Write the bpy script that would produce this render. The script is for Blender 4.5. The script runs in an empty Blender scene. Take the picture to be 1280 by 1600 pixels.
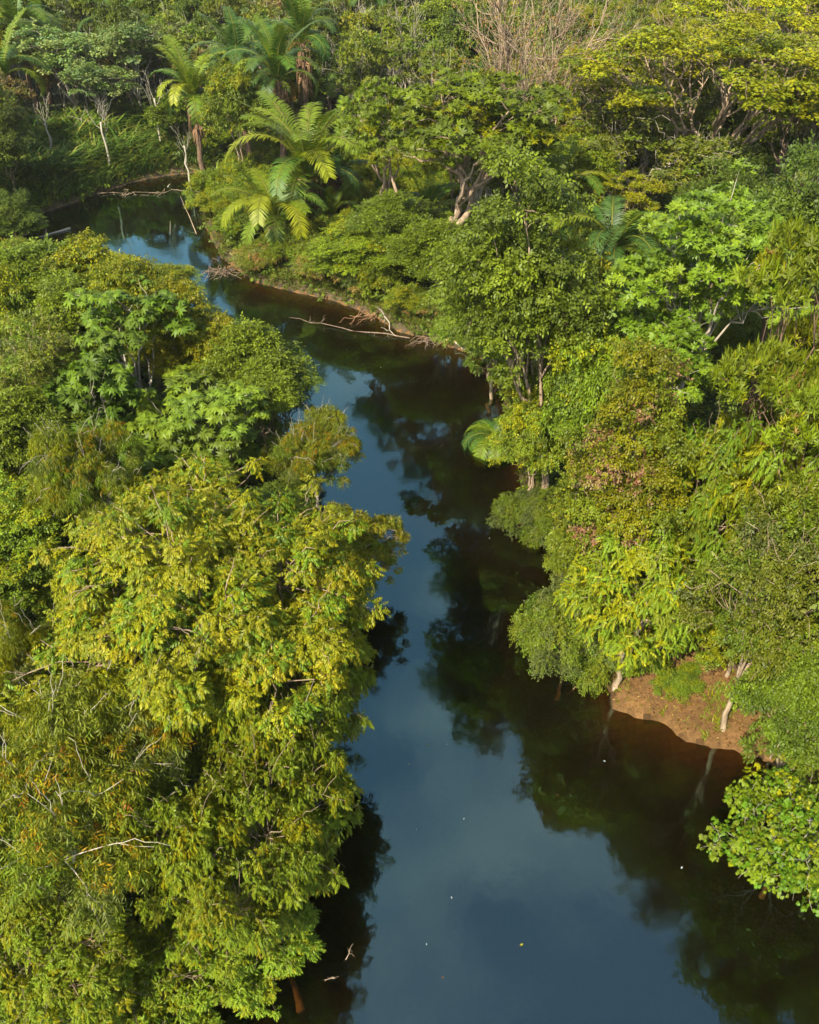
import bpy, math
import numpy as np
from math import radians, sin, cos, tan, atan2, sqrt, pi

# ------------------------------------------------------------------ camera, world, sun, exposure
scene = bpy.context.scene
COL = scene.collection
CAM_H, PITCH, FPX = 28.0, radians(38.0), 1372.0      # metres, below the horizon, focal length in pixels of a 1280 px wide picture
cam_d = bpy.data.cameras.new("camera"); cam = bpy.data.objects.new("camera", cam_d); COL.objects.link(cam)
cam.location = (0, 0, CAM_H); cam.rotation_euler = (pi/2 - PITCH, 0, 0)
cam_d.sensor_fit = 'HORIZONTAL'; cam_d.sensor_width = 36.0; cam_d.lens = 36.0*FPX/1280.0
cam_d.clip_start = 0.1; cam_d.clip_end = 9000.0
scene.camera = cam

SUN_DIR = np.array([-0.40, -0.62, 0.74]); SUN_DIR /= np.linalg.norm(SUN_DIR)
SUN_EL = math.asin(SUN_DIR[2]); SUN_AZ = atan2(SUN_DIR[0], SUN_DIR[1])
w = bpy.data.worlds.new("World"); scene.world = w; w.use_nodes = True
nt = w.node_tree; nt.nodes.clear()
wo = nt.nodes.new('ShaderNodeOutputWorld'); bg = nt.nodes.new('ShaderNodeBackground')
sky = nt.nodes.new('ShaderNodeTexSky'); sky.sky_type = 'NISHITA'; sky.sun_disc = False
sky.sun_elevation = SUN_EL; sky.sun_rotation = SUN_AZ; sky.altitude = 50; sky.air_density = 1.0; sky.dust_density = 1.2; sky.ozone_density = 1.0
# soft thin clouds high in the sky
tc = nt.nodes.new('ShaderNodeTexCoord'); mp = nt.nodes.new('ShaderNodeMapping'); mp.inputs['Scale'].default_value = (1.2, 1.2, 2.2); mp.inputs['Location'].default_value = (3.1, 0.4, 1.0)
nz = nt.nodes.new('ShaderNodeTexNoise'); nz.inputs['Scale'].default_value = 3.4; nz.inputs['Detail'].default_value = 6; nz.inputs['Roughness'].default_value = 0.5
rp = nt.nodes.new('ShaderNodeValToRGB'); rp.color_ramp.elements[0].position = 0.50; rp.color_ramp.elements[0].color = (0.0, 0.0, 0.0, 1); rp.color_ramp.elements[1].position = 0.72; rp.color_ramp.elements[1].color = (0.38, 0.38, 0.38, 1)
mx = nt.nodes.new('ShaderNodeMix'); mx.data_type = 'RGBA'
nt.links.new(tc.outputs['Generated'], mp.inputs['Vector']); nt.links.new(mp.outputs['Vector'], nz.inputs['Vector'])
nt.links.new(nz.outputs['Fac'], rp.inputs['Fac']); nt.links.new(rp.outputs['Color'], mx.inputs[0])
nt.links.new(sky.outputs['Color'], mx.inputs[6]); mx.inputs[7].default_value = (5.2, 5.2, 5.6, 1)
nt.links.new(mx.outputs[2], bg.inputs['Color']); bg.inputs['Strength'].default_value = 0.135
nt.links.new(bg.outputs['Background'], wo.inputs['Surface'])

sd = bpy.data.lights.new("sun", 'SUN'); so = bpy.data.objects.new("sun", sd); COL.objects.link(so)
sd.energy = 4.7; sd.angle = radians(0.5); sd.color = (1.0, 0.94, 0.83)
so.rotation_euler = (math.acos(SUN_DIR[2]), 0, atan2(SUN_DIR[1], SUN_DIR[0]) + pi/2)
vs = scene.view_settings; vs.view_transform = 'Standard'; vs.look = 'None'; vs.gamma = 1.0; vs.exposure = 1.5; vs.use_curve_mapping = False
scene.cycles.max_bounces = 6; scene.cycles.diffuse_bounces = 3; scene.cycles.glossy_bounces = 2; scene.cycles.transmission_bounces = 3; scene.cycles.transparent_max_bounces = 8

# ------------------------------------------------------------------ measuring helpers
def G(px, py, z=0.0):
    """the point at height z that lies under a pixel of the 1280x1600 photograph"""
    u = (px-640)/FPX; v = -(py-800)/FPX
    d = np.array([u, cos(PITCH)+v*sin(PITCH), -sin(PITCH)+v*cos(PITCH)])
    t = (CAM_H-z)/max(-d[2], 1e-3)
    return d[0]*t, d[1]*t
def P(x, y, z):
    dz = z-CAM_H; dep = y*cos(PITCH)-dz*sin(PITCH); up = y*sin(PITCH)+dz*cos(PITCH)
    return 640+FPX*x/dep, 800-FPX*up/dep, dep
def lin(r, g, b):
    f = lambda c: (c/255/12.92) if c/255 <= 0.04045 else ((c/255+0.055)/1.055)**2.4
    return (f(r), f(g), f(b))

# ------------------------------------------------------------------ river outline and terrain
riv_l = [(-9, -60), (-9, 0), G(100, 1640), G(300, 1460), G(430, 1310), G(480, 1150), G(510, 1000), G(515, 870), G(490, 770), G(450, 700), G(430, 640), G(400, 580), G(330, 520), G(230, 478), G(100, 455), G(-60, 450), (-60, 58), (-300, 62)]
riv_f = [(-300, 76), (-70, 76), G(-150, 392), G(0, 384), G(45, 340), G(100, 322), G(150, 305), G(210, 284), G(260, 275), G(320, 268), G(352, 258), G(400, 262), G(440, 266)]
riv_r = [G(430, 276), G(380, 284), G(335, 287), G(316, 300), G(318, 350), G(345, 402), G(395, 440), G(450, 455), G(520, 470), G(580, 492), G(620, 518), G(690, 538), G(745, 556), G(775, 590), G(790, 640), G(805, 700), G(815, 760), G(835, 815), G(880, 850), G(915, 930), G(935, 1000), G(946, 1060), G(956, 1108), G(1000, 1122), G(1040, 1130), G(1062, 1152), G(1100, 1166), G(1150, 1172), G(1200, 1190), G(1290, 1260), G(1400, 1400), G(1500, 1640), (11, 0), (10, -60)]
RIV = np.array(riv_l + riv_f + riv_r, float)
def river_sd(X, Y):
    """signed distance to the water's edge, positive on land"""
    X = np.asarray(X, float); Y = np.asarray(Y, float); shp = X.shape; X = X.ravel(); Y = Y.ravel()
    best = np.full(X.shape, 1e18); inside = np.zeros(X.shape, bool)
    n = len(RIV)
    for i in range(n):
        ax, ay = RIV[i]; bx, by = RIV[(i+1) % n]
        dx, dy = bx-ax, by-ay; L = dx*dx+dy*dy
        t = np.clip(((X-ax)*dx+(Y-ay)*dy)/L, 0, 1)
        best = np.minimum(best, (X-ax-t*dx)**2+(Y-ay-t*dy)**2)
        if ay != by:
            c = ((ay > Y) != (by > Y)) & (X < (bx-ax)*(Y-ay)/(by-ay)+ax)
            inside ^= c
    d = np.sqrt(best)
    return np.where(inside, -d, d).reshape(shp)
SAND = np.array(G(1095, 1108)); SANDR = 4.3
SAND2 = np.array(G(330, 1500))
def wob(X, Y, s=1.0, k=0.0):
    return (np.sin(X*0.9*s+1.3+k)*np.cos(Y*1.1*s+0.4)+0.6*np.sin(X*2.3*s-Y*1.7*s+2.0+k)+0.35*np.sin(X*4.9*s+Y*5.3*s+k))/1.95
def sandw(X, Y):
    return np.exp(-(((X-SAND[0])/4.6)**2+((Y-SAND[1])/3.0)**2))
def ground_z(X, Y):
    d = river_sd(X, Y)
    d = d + 0.12*wob(X, Y, 2.2)
    s = sandw(X, Y); s2 = np.exp(-(((X-SAND2[0])/3.0)**2+((Y-SAND2[1])/3.0)**2))
    land = 0.04+0.55*np.clip(d/0.5, 0, 1)**1.5+0.9*(1-np.exp(-np.clip(d-0.5, 0, None)/6.0))+0.10*wob(X, Y, .7)*np.clip(d/3, 0, 1)
    sandl = 0.03+0.16*np.clip(d/0.25, 0, 1)+0.17*np.clip(d, 0, 6)
    bed = -0.02-2.2*(1-np.exp(np.minimum(d, 0)/1.3))
    bedsand = -0.01+0.17*d-0.05*np.clip(-d, 0, 9)**1.3
    bedsand = np.maximum(bedsand, -2.2)
    zi = np.where(d > 0, land*(1-s)+sandl*s, bed*(1-s)+bedsand*s)
    zi = np.where((d <= 0), zi*(1-0.62*s2), zi)
    far = np.clip((np.hypot(X, Y)-160)/600, 0, 1)
    return zi + far**2*25*(0.5+0.5*np.sin(X*0.006+1)*np.cos(Y*0.005))

# ------------------------------------------------------------------ mesh helpers
def np_mesh(name, V, F, colr=None, mat=None, smooth=False):
    V = np.asarray(V, np.float32); F = np.asarray(F, np.int32)
    me = bpy.data.meshes.new(name); nv, nf = len(V), len(F); k = F.shape[1]
    me.vertices.add(nv); me.vertices.foreach_set('co', V.ravel())
    me.loops.add(nf*k); me.loops.foreach_set('vertex_index', F.ravel())
    me.polygons.add(nf); me.polygons.foreach_set('loop_start', np.arange(nf, dtype=np.int32)*k)
    if smooth: me.polygons.foreach_set('use_smooth', np.ones(nf, bool))
    me.update(calc_edges=True)
    if colr is not None:
        c = np.ones((nf, 4), np.float32); c[:, :3] = colr
        a = me.attributes.new('tint', 'FLOAT_COLOR', 'FACE'); a.data.foreach_set('color', c.ravel())
    if mat: me.materials.append(mat)
    return me
class Acc:
    def __init__(s): s.V = []; s.F = []; s.C = []; s.n = 0
    def add(s, V, F, C=None):
        V = np.asarray(V, float); F = np.asarray(F, int)
        s.V.append(V); s.F.append(F+s.n); s.n += len(V)
        s.C.append(np.ones((len(F), 3))*(C if C is not None else 1.0))
    def mesh(s, name, mat, smooth=False, colr=True):
        if not s.V: return None
        return np_mesh(name, np.vstack(s.V), np.vstack(s.F), np.vstack(s.C) if colr else None, mat, smooth)
def norm(a): return a/np.maximum(np.linalg.norm(a, axis=-1, keepdims=True), 1e-9)
def tube(pts, rad, k=6):
    pts = np.asarray(pts, float); n = len(pts); rad = np.broadcast_to(rad, (n,))
    T = norm(np.gradient(pts, axis=0)); ref = np.array([0, 0, 1.0]) if abs(T[0, 2]) < 0.8 else np.array([1.0, 0, 0])
    A = norm(np.cross(T, ref)); B = np.cross(T, A)
    th = np.linspace(0, 2*pi, k, endpoint=False)
    V = pts[:, None]+rad[:, None, None]*(np.cos(th)[None, :, None]*A[:, None]+np.sin(th)[None, :, None]*B[:, None])
    V = V.reshape(-1, 3); F = []
    for i in range(n-1):
        for j in range(k):
            F.append((i*k+j, i*k+(j+1) % k, (i+1)*k+(j+1) % k, (i+1)*k+j))
    V = np.vstack([V, pts[:1], pts[-1:]]); a, b = n*k, n*k+1
    for j in range(0, k, 2):
        F.append((a, (j+2) % k, (j+1) % k, j)); q = (n-1)*k
        F.append((b, q+j, q+(j+1) % k, q+(j+2) % k))
    return V, F
def curve(p0, p1, rng, sag=0.0, wig=0.08, n=6):
    p0 = np.asarray(p0, float); p1 = np.asarray(p1, float); t = np.linspace(0, 1, n)[:, None]
    L = np.linalg.norm(p1-p0); q = p0+(p1-p0)*t
    q[:, 2] -= sag*L*(4*t*(1-t))[:, 0]
    off = rng.normal(0, wig*L, (n, 3)); off[0] = 0; off[-1] = 0
    off *= 0.55
    return q+off

# ------------------------------------------------------------------ materials
def new_mat(name):
    m = bpy.data.materials.new(name); m.use_nodes = True; m.node_tree.nodes.clear(); return m, m.node_tree
def leaf_mat(name, trans=0.30, rough=0.5, spec=0.15, hue=0.02, val=0.18):
    m, t = new_mat(name); N = t.nodes; L = t.links
    out = N.new('ShaderNodeOutputMaterial'); at = N.new('ShaderNodeAttribute'); at.attribute_name = 'tint'
    oi = N.new('ShaderNodeObjectInfo'); hs = N.new('ShaderNodeHueSaturation')
    m1 = N.new('ShaderNodeMapRange'); m1.inputs[3].default_value = 0.5-hue; m1.inputs[4].default_value = 0.5+hue*.3
    m2 = N.new('ShaderNodeMapRange'); m2.inputs[3].default_value = 1-val; m2.inputs[4].default_value = 1+val
    fr = N.new('ShaderNodeMath'); fr.operation = 'FRACT'; mu = N.new('ShaderNodeMath'); mu.operation = 'MULTIPLY'; mu.inputs[1].default_value = 7.31
    L.new(oi.outputs['Random'], m1.inputs[0]); L.new(oi.outputs['Random'], mu.inputs[0]); L.new(mu.outputs[0], fr.inputs[0]); L.new(fr.outputs[0], m2.inputs[0])
    L.new(m1.outputs[0], hs.inputs['Hue']); L.new(m2.outputs[0], hs.inputs['Value']); L.new(at.outputs['Color'], hs.inputs['Color'])
    pb = N.new('ShaderNodeBsdfPrincipled'); pb.inputs['Roughness'].default_value = rough; pb.inputs['Specular IOR Level'].default_value = spec
    tr = N.new('ShaderNodeBsdfTranslucent'); mix = N.new('ShaderNodeMixShader'); mix.inputs[0].default_value = trans
    g = N.new('ShaderNodeMix'); g.data_type = 'RGBA'; g.blend_type = 'MULTIPLY'; g.inputs[0].default_value = 1.0; g.inputs[7].default_value = (1.15, 1.2, 0.5, 1)
    L.new(hs.outputs['Color'], pb.inputs['Base Color']); L.new(hs.outputs['Color'], g.inputs[6]); L.new(g.outputs[2], tr.inputs['Color'])
    L.new(pb.outputs[0], mix.inputs[1]); L.new(tr.outputs[0], mix.inputs[2]); L.new(mix.outputs[0], out.inputs[0])
    return m
def bark_mat(name, c1, c2, scale=6.0):
    m, t = new_mat(name); N = t.nodes; L = t.links
    out = N.new('ShaderNodeOutputMaterial'); tc = N.new('ShaderNodeTexCoord'); mp = N.new('ShaderNodeMapping'); mp.inputs['Scale'].default_value = (1, 1, 0.35)
    nz = N.new('ShaderNodeTexNoise'); nz.inputs['Scale'].default_value = scale; nz.inputs['Detail'].default_value = 6; nz.inputs['Roughness'].default_value = 0.7
    cr = N.new('ShaderNodeValToRGB'); cr.color_ramp.elements[0].position = 0.35; cr.color_ramp.elements[1].position = 0.65
    cr.color_ramp.elements[0].color = (*c1, 1); cr.color_ramp.elements[1].color = (*c2, 1)
    bp = N.new('ShaderNodeBump'); bp.inputs['Strength'].default_value = 0.6; bp.inputs['Distance'].default_value = 0.03
    pb = N.new('ShaderNodeBsdfPrincipled'); pb.inputs['Roughness'].default_value = 0.9; pb.inputs['Specular IOR Level'].default_value = 0.2
    L.new(tc.outputs['Object'], mp.inputs['Vector']); L.new(mp.outputs[0], nz.inputs['Vector']); L.new(nz.outputs['Fac'], cr.inputs[0]); L.new(cr.outputs[0], pb.inputs['Base Color'])
    L.new(nz.outputs['Fac'], bp.inputs['Height']); L.new(bp.outputs[0], pb.inputs['Normal']); L.new(pb.outputs[0], out.inputs[0])
    return m
M_LEAF = leaf_mat('leaf'); M_GLOSS = leaf_mat('glossy_leaf', 0.28, 0.5, 0.22, 0.01, 0.1); M_PALM = leaf_mat('palm_leaf', 0.25, 0.5, 0.25, 0.015, 0.15)
M_DRY = leaf_mat('dry_leaf', 0.15, 0.8, 0.1, 0.01, 0.1)
B_PALE = bark_mat('pale_bark', (0.20, 0.165, 0.11), (0.36, 0.31, 0.22))
B_TAN = bark_mat('tan_bark', (0.13, 0.085, 0.048), (0.30, 0.215, 0.13))
B_BROWN = bark_mat('brown_bark', (0.055, 0.035, 0.02), (0.15, 0.09, 0.05))
B_ORANGE = bark_mat('orange_bark', (0.12, 0.06, 0.028), (0.28, 0.16, 0.075))
B_LOG = bark_mat('weathered_log', (0.24, 0.15, 0.08), (0.42, 0.28, 0.15))
B_WET = bark_mat('wet_wood', (0.07, 0.045, 0.03), (0.22, 0.15, 0.09))

# ------------------------------------------------------------------ leaf templates: base at origin, growing along +Y, upper side +Z
def quad_leaf(b, d, nrm, L, W, fold=0.18):
    b = np.asarray(b, float); d = norm(np.asarray(d, float)); nrm = np.asarray(nrm, float); s = norm(np.cross(d, nrm)); nn = np.cross(s, d)
    m = b+d*L*0.45-nn*fold*W
    return [b, m+s*W/2, b+d*L-nn*fold*L*0.4, m-s*W/2]
def templ(leaves):
    V = np.array([p for q in leaves for p in q]); F = np.arange(len(V)).reshape(-1, 4)
    q = V.reshape(-1, 4, 3); A = 0.5*np.linalg.norm(np.cross(q[:, 2]-q[:, 0], q[:, 3]-q[:, 1]), axis=1).sum()
    return V, F, A
def t_pinnate(rng, L=0.26, n=3, l=0.165, wd=0.066, droop=0.6):
    out = []
    for i in range(n):
        s = (i+0.6)/n; b = np.array([0, L*s, -droop*L*s*s*0.6])
        for sd_ in (-1, 1):
            d = np.array([sd_*(0.85-0.35*s)+rng.normal(0, .12), 0.5+0.3*s, -0.45-0.35*droop+rng.normal(0, .16)])
            out.append(quad_leaf(b, d, (0, 0, 1), l*(1-0.25*abs(s-0.5)), wd, 0.3))
    out.append(quad_leaf((0, L, -droop*L*0.6), (0, 1, -0.6), (0, 0, 1), l, wd, 0.3))
    return templ(out)
def t_palmate(rng, R=0.42, n=9, wd=0.13, droop=0.35):
    out = []
    for i in range(n):
        a = 2*pi*(i+0.5)/n-pi/2+rng.normal(0, 0.07); r = R*(1-0.3*abs(math.cos((a-pi/2)/2)) if False else 1.0-0.12*rng.random())
        out.append(quad_leaf((0, 0.05, 0), (cos(a), sin(a), -droop+rng.normal(0, .1)), (0, 0, 1), r, wd, 0.25))
    return templ(out)
def t_rosette(rng, L=0.26, n=7, wd=0.11, lift=0.35):
    out = []
    for i in range(n):
        a = 2*pi*i/n+rng.normal(0, 0.2)
        out.append(quad_leaf((0, 0.03, 0), (cos(a), 0.25+sin(a), lift+rng.normal(0, .15)-0.3), (0, 0, 1), L*(0.8+0.4*rng.random()), wd, 0.15))
    return templ(out)
def t_sprig(rng, L=0.32, n=6, l=0.13, wd=0.07):
    out = []
    for i in range(n):
        s = (i+0.8)/n; sd_ = 1 if i % 2 else -1
        d = np.array([sd_*(0.8-0.3*s), 0.5, rng.normal(-0.2, .35)])
        out.append(quad_leaf((0, L*s, rng.normal(0, .01)), d, (rng.normal(0, .4), 0, 1), l*(0.8+.4*rng.random()), wd, 0.15))
    return templ(out)
def t_lance(rng, L=0.34, n=7, l=0.19, wd=0.035):
    out = []
    for i in range(n):
        s = (i+0.5)/n; sd_ = 1 if i % 2 else -1
        d = np.array([sd_*0.5+rng.normal(0, .2), 0.5, -0.9+rng.normal(0, .3)])
        out.append(quad_leaf((0, L*s, -0.2*L*s*s), d, (rng.normal(0, .5), rng.normal(0, .5), 1), l*(0.8+.4*rng.random()), wd, 0.2))
    return templ(out)
def t_lobed(rng, R=0.17, wd=0.085):
    out = []
    for k in range(3):
        o = np.array([rng.normal(0, .10), 0.09*k, rng.normal(0, .05)]); a0 = rng.normal(0, .5); til = rng.normal(-0.15, .2)
        for a in (-1.25, -0.62, 0, 0.62, 1.25):
            aa = a+a0+pi/2
            out.append(quad_leaf(o, (cos(aa), sin(aa), til), (0, 0, 1), R*(1-0.22*abs(a)), wd, 0.2))
    return templ(out)
def t_feather(rng, L=0.6, n=11, l=0.13, wd=0.045, droop=0.35):
    out = []
    for i in range(n):
        s = (i+0.6)/n; b = np.array([0, L*s, -droop*L*s*s])
        for sd_ in (-1, 1):
            out.append(quad_leaf(b, (sd_, 0.35, -0.25+rng.normal(0, .06)), (0, 0, 1), l*sin(pi*(0.15+0.8*s))+0.02, wd, 0.15))
    return templ(out)
def t_blade(rng, L=1.5, wd=0.06, n=5):
    out = []
    for k in range(n):
        a = rng.uniform(0, 2*pi); sp = rng.uniform(0.15, 0.6); p = np.array([rng.normal(0, .08), rng.normal(0, .08), 0.0]); v = np.array([cos(a)*sp, sin(a)*sp, 1.0]); s = norm(np.cross(v, (cos(a), sin(a), 0)))
        q = []; seg = 4; LL = L*rng.uniform(.6, 1.1)
        for i in range(seg+1):
            t = i/seg; c = p+v*LL*t+np.array([cos(a), sin(a), 0])*LL*0.35*t*t-np.array([0, 0, 1])*LL*0.42*t**2.4; ww = wd*(1-t)**0.6*(0.4+0.6*min(1, 3*t+0.3))
            q.append((c-s*ww, c+s*ww))
        for i in range(seg): out.append([q[i][0], q[i][1], q[i+1][1], q[i+1][0]])
    return templ(out)
def t_leafy(rng, L=0.30, n=4, l=0.24, wd=0.15):   # few bold leaves for trees far away
    out = []
    for i in range(n):
        a = rng.uniform(0, 2*pi)
        out.append(quad_leaf((rng.normal(0, .08), rng.normal(0, .1)+L*.4, rng.normal(0, .05)), (cos(a), sin(a), rng.normal(-.2, .3)), (rng.normal(0, .3), rng.normal(0, .3), 1), l*(.7+.6*rng.random()), wd, .12))
    return templ(out)

def place_templates(acc, rng, T, pos, fwd, up, scl, col, jit=0.16):
    """copy leaf templates T (list) to many places"""
    n = len(pos); which = rng.integers(0, len(T), n)
    fwd = norm(fwd); z = norm(up-np.sum(up*fwd, 1, keepdims=True)*fwd); x = np.cross(fwd, z)
    R = np.stack([x, fwd, z], axis=2)     # columns
    for k, (TV, TF, TA) in enumerate(T):
        s = np.where(which == k)[0]
        if not len(s): continue
        V = np.einsum('nij,vj->nvi', R[s], TV)*scl[s][:, None, None]+pos[s][:, None]
        nv = len(TV); F = (np.arange(len(s))*nv)[:, None, None]+TF[None]
        C = np.repeat(col[s][:, None], len(TF), 1)*(1+rng.normal(0, jit, (len(s), len(TF), 1)))
        acc.add(V.reshape(-1, 3), F.reshape(-1, 4), np.clip(C.reshape(-1, 3), 0.002, 0.9))

K_ALB = 0.42
def pal(*cs):     # (r, g, b, weight) as they look in full sun
    c = np.array([lin(*q[:3]) for q in cs])*K_ALB*np.array([.97, 1.02, .7]); wt = np.array([q[3] for q in cs], float)
    return c, wt/wt.sum()
def pick(rng, pl, n): return pl[0][rng.choice(len(pl[0]), n, p=pl[1])]

def ring_dirs(rng, n, zlo=-0.3):
    i = np.arange(n); z = zlo+(1-zlo)*(i+0.5)/n; ph = i*2.39996+rng.uniform(0, 6.28)
    z = np.clip(z+rng.normal(0, .5*(1-zlo)/n, n), -0.98, 0.98); ph = ph+rng.normal(0, .25, n); r = np.sqrt(1-z*z)
    return np.stack([r*np.cos(ph), r*np.sin(ph), z], 1)

PROTO = {}
def tree_proto(key, seed, h, R, T, palette, bark=B_TAN, crown=(0.35, 1.0), lobes=7, lobe_r=0.5, zlo=-0.25, clump=0.9, fz=0.7, dens=1.0, cover=1.7,
               scl=1.0, droop=0.5, upb=1.0, spread=1.0, tr=0.16, leafmat=None, lean=(0, 0), accent=None, exposed=0.0, shape='dome', per_clump_mix=0.75, stems=1, drip=0.0, twigs=1, q_rng=(.36, .84)):
    rng = np.random.default_rng(seed); T = [T(rng) for _ in range(3)] if callable(T) else T
    z0, z1 = h*crown[0], h*crown[1]; cz = 0.5*(z0+z1); rz = 0.5*(z1-z0); ctr = np.array([lean[0], lean[1], cz])
    leaf = Acc(); br = Acc(); trunk = Acc()
    # lobes
    D = ring_dirs(rng, lobes, zlo)
    if shape == 'umbrella':
        a = np.arange(lobes)*2.39996+rng.uniform(0, 6); rr = np.sqrt((np.arange(lobes)+0.6)/lobes)
        D = np.stack([np.cos(a)*rr, np.sin(a)*rr, (1-rr**2)*1.2-0.4+rng.normal(0, .25, lobes)], 1); LC = ctr+D*np.array([R*0.78, R*0.78, rz*0.9])
        LR = np.array([R*lobe_r, R*lobe_r, rz*0.45])[None]*rng.uniform(.75, 1.2, (lobes, 1))
    elif shape == 'layers':
        a = np.arange(lobes)*2.39996; lv = np.arange(lobes) % 4; rr = np.where(lv == 3, .25, 0.62-0.08*lv)
        LC = ctr+np.stack([np.cos(a)*rr*R, np.sin(a)*rr*R, (-0.75+lv*0.5)*rz], 1); LR = np.array([R*lobe_r, R*lobe_r, rz*0.22])[None]*rng.uniform(.8, 1.2, (lobes, 1))
    else:
        q = rng.uniform(q_rng[0], q_rng[1], (lobes, 1)); LC = ctr+D*q*np.array([R, R, rz])
        LR = np.array([R, R, rz*0.9])[None]*lobe_r*rng.uniform(.72, 1.15, (lobes, 1))
    fork = np.array([lean[0]*0.3, lean[1]*0.3, max(z0*0.8, 0.25*h) if shape != 'mound' else 0.1*h])
    # trunk(s)
    tops = []
    for s_ in range(stems):
        b = np.array([0, 0, -0.6]) if stems == 1 else np.array([cos(s_*2.4)*.25, sin(s_*2.4)*.25, -0.6])
        tp = fork+(0 if stems == 1 else 1)*np.array([cos(s_*2.4+.3)*R*.18, sin(s_*2.4+.3)*R*.18, rng.uniform(-.3, .6)])
        c = curve(b, tp, rng, 0, 0.05, 9); r = tr*(1 if stems == 1 else .7)
        rad = np.linspace(r*1.25, r*0.7, 9); rad[0] *= 1.5; rad[1] *= 1.12
        trunk.add(*tube(c, rad, 9)); tops.append(tp)
    ncl = 0; starts = {}
    if lobes > 9:
        ng = max(3, lobes//4); az = np.arctan2(LC[:, 1]-ctr[1], LC[:, 0]-ctr[0]); od = np.argsort(az)
        for g_ in range(ng):
            mem = od[g_*lobes//ng:(g_+1)*lobes//ng]; tp0 = tops[g_ % len(tops)]*np.array([1, 1, rng.uniform(.7, 1.0)])
            mid = tp0*.42+LC[mem].mean(0)*.58; lb0 = curve(tp0, mid, rng, -.06, .07, 7); br.add(*tube(lb0, np.linspace(tr*.62, tr*.34, 7), 7))
            for m_ in mem: starts[m_] = lb0[rng.integers(4, 7)]
    for li in range(lobes):
        lc, lr = LC[li], LR[li]; tp = tops[li % len(tops)]
        k_l = min(1, sqrt(6/lobes)); tp = tp*np.array([1, 1, rng.uniform(.72, 1.0)]); tp = starts.get(li, tp); lb = curve(tp, lc, rng, -0.07, 0.08, 7); rad = np.linspace(tr*(.34 if li in starts else .6), tr*0.12, 7); br.add(*tube(lb, rad, 6))
        nc = max(4, int(dens*3.4*(lr[0]*lr[1])**1.0/(clump*clump)*0.8*(1+lr[2]/lr[0])/1.6))
        cd = ring_dirs(rng, nc, -0.45 if shape not in ('umbrella', 'layers') else -0.1)
        for ci in range(nc):
            far_out = rng.random() < .14; c = lc+cd[ci]*lr*(rng.uniform(1.1, 1.5) if far_out else rng.uniform(.6, 1.1))
            inside = False
            for lj in range(lobes):
                if lj != li and np.sum(((c-LC[lj])/LR[lj])**2) < 0.45: inside = True; break
            if inside or rng.random() < 0.16: continue
            if c[2] < 0.25: continue
            ncl += 1
            cr = clump*(rng.uniform(.4, .7) if far_out else rng.uniform(.6, 1.2))
            if twigs and ci % twigs == 0:
                out_ = norm(c-lc); tipp = c+out_*cr*(0.5+exposed*rng.random())+np.array([0, 0, exposed*0.35*cr*rng.random()])
                tw = curve(lb[rng.integers(3, 7)], tipp, rng, -0.06, 0.07, 6); br.add(*tube(tw, np.linspace(tr*0.13, max(tr*0.035, 0.007), 6), 4))
                if exposed > 0 and rng.random() < exposed:
                    q0 = tw[3]; q1 = q0+norm(out_+rng.normal(0, .5, 3))*cr*1.9; br.add(*tube(curve(q0, q1, rng, -.08, .06, 7), np.linspace(tr*.075, .006, 7), 4))
            A = np.mean([t[2] for t in T])*scl*scl
            n = int(cover*4*pi*cr*cr*(0.35+0.65*fz)*0.62/A)
            n = max(n, 5)
            d = rng.normal(0, 1, (n, 3)); d = norm(d); d[:, 2] = np.where(d[:, 2] < -0.15, -d[:, 2], d[:, 2])
            # ragged clump: squash some directions
            lump = 1+0.22*np.sin(3*d[:, 0]+ci)*np.cos(4*d[:, 1]+li)
            rr = rng.uniform(.55, 1.05, n)**0.5*lump
            p = c+d*np.array([cr*spread, cr*spread, cr*fz])*rr[:, None]
            p[:, 2] -= drip*rng.random(n)*(np.hypot(d[:, 0], d[:, 1]))
            oc = norm(c-ctr)
            f = d*np.array([.7, .7, .25])+oc*np.array([.25, .25, .05])+np.array([0, 0, -droop*.6])+rng.normal(0, .85, (n, 3))*np.array([1, 1, .5])
            u = d*0.55+np.array([0, 0, upb])+oc*.2+rng.normal(0, .38, (n, 3))
            base = pick(rng, palette, 1)
            cc = np.where(rng.random((n, 1)) < per_clump_mix, base, pick(rng, palette, n))*rng.uniform(.85, 1.15)
            if accent is not None:
                ac, pc, pl_ = accent
                if rng.random() < pc:
                    msk = rng.random(n) < pl_; cc[msk] = pick(rng, ac, int(msk.sum()))
            place_templates(leaf, rng, T, p, f, u, scl*rng.uniform(.75, 1.25, n), cc)
    pr = dict(key=key, h=h, R=R, parts=[])
    me = trunk.mesh(key+'_trunk', bark, True, False)
    if me: pr['parts'].append(('trunk', me))
    me = br.mesh(key+'_branches', bark, True, False)
    if me: pr['parts'].append(('branches', me))
    pr['parts'].append(('crown', leaf.mesh(key+'_crown', leafmat or M_LEAF)))
    pr['faces'] = sum(len(F) for F in leaf.F)
    PROTO[key] = pr
    return pr

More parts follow.
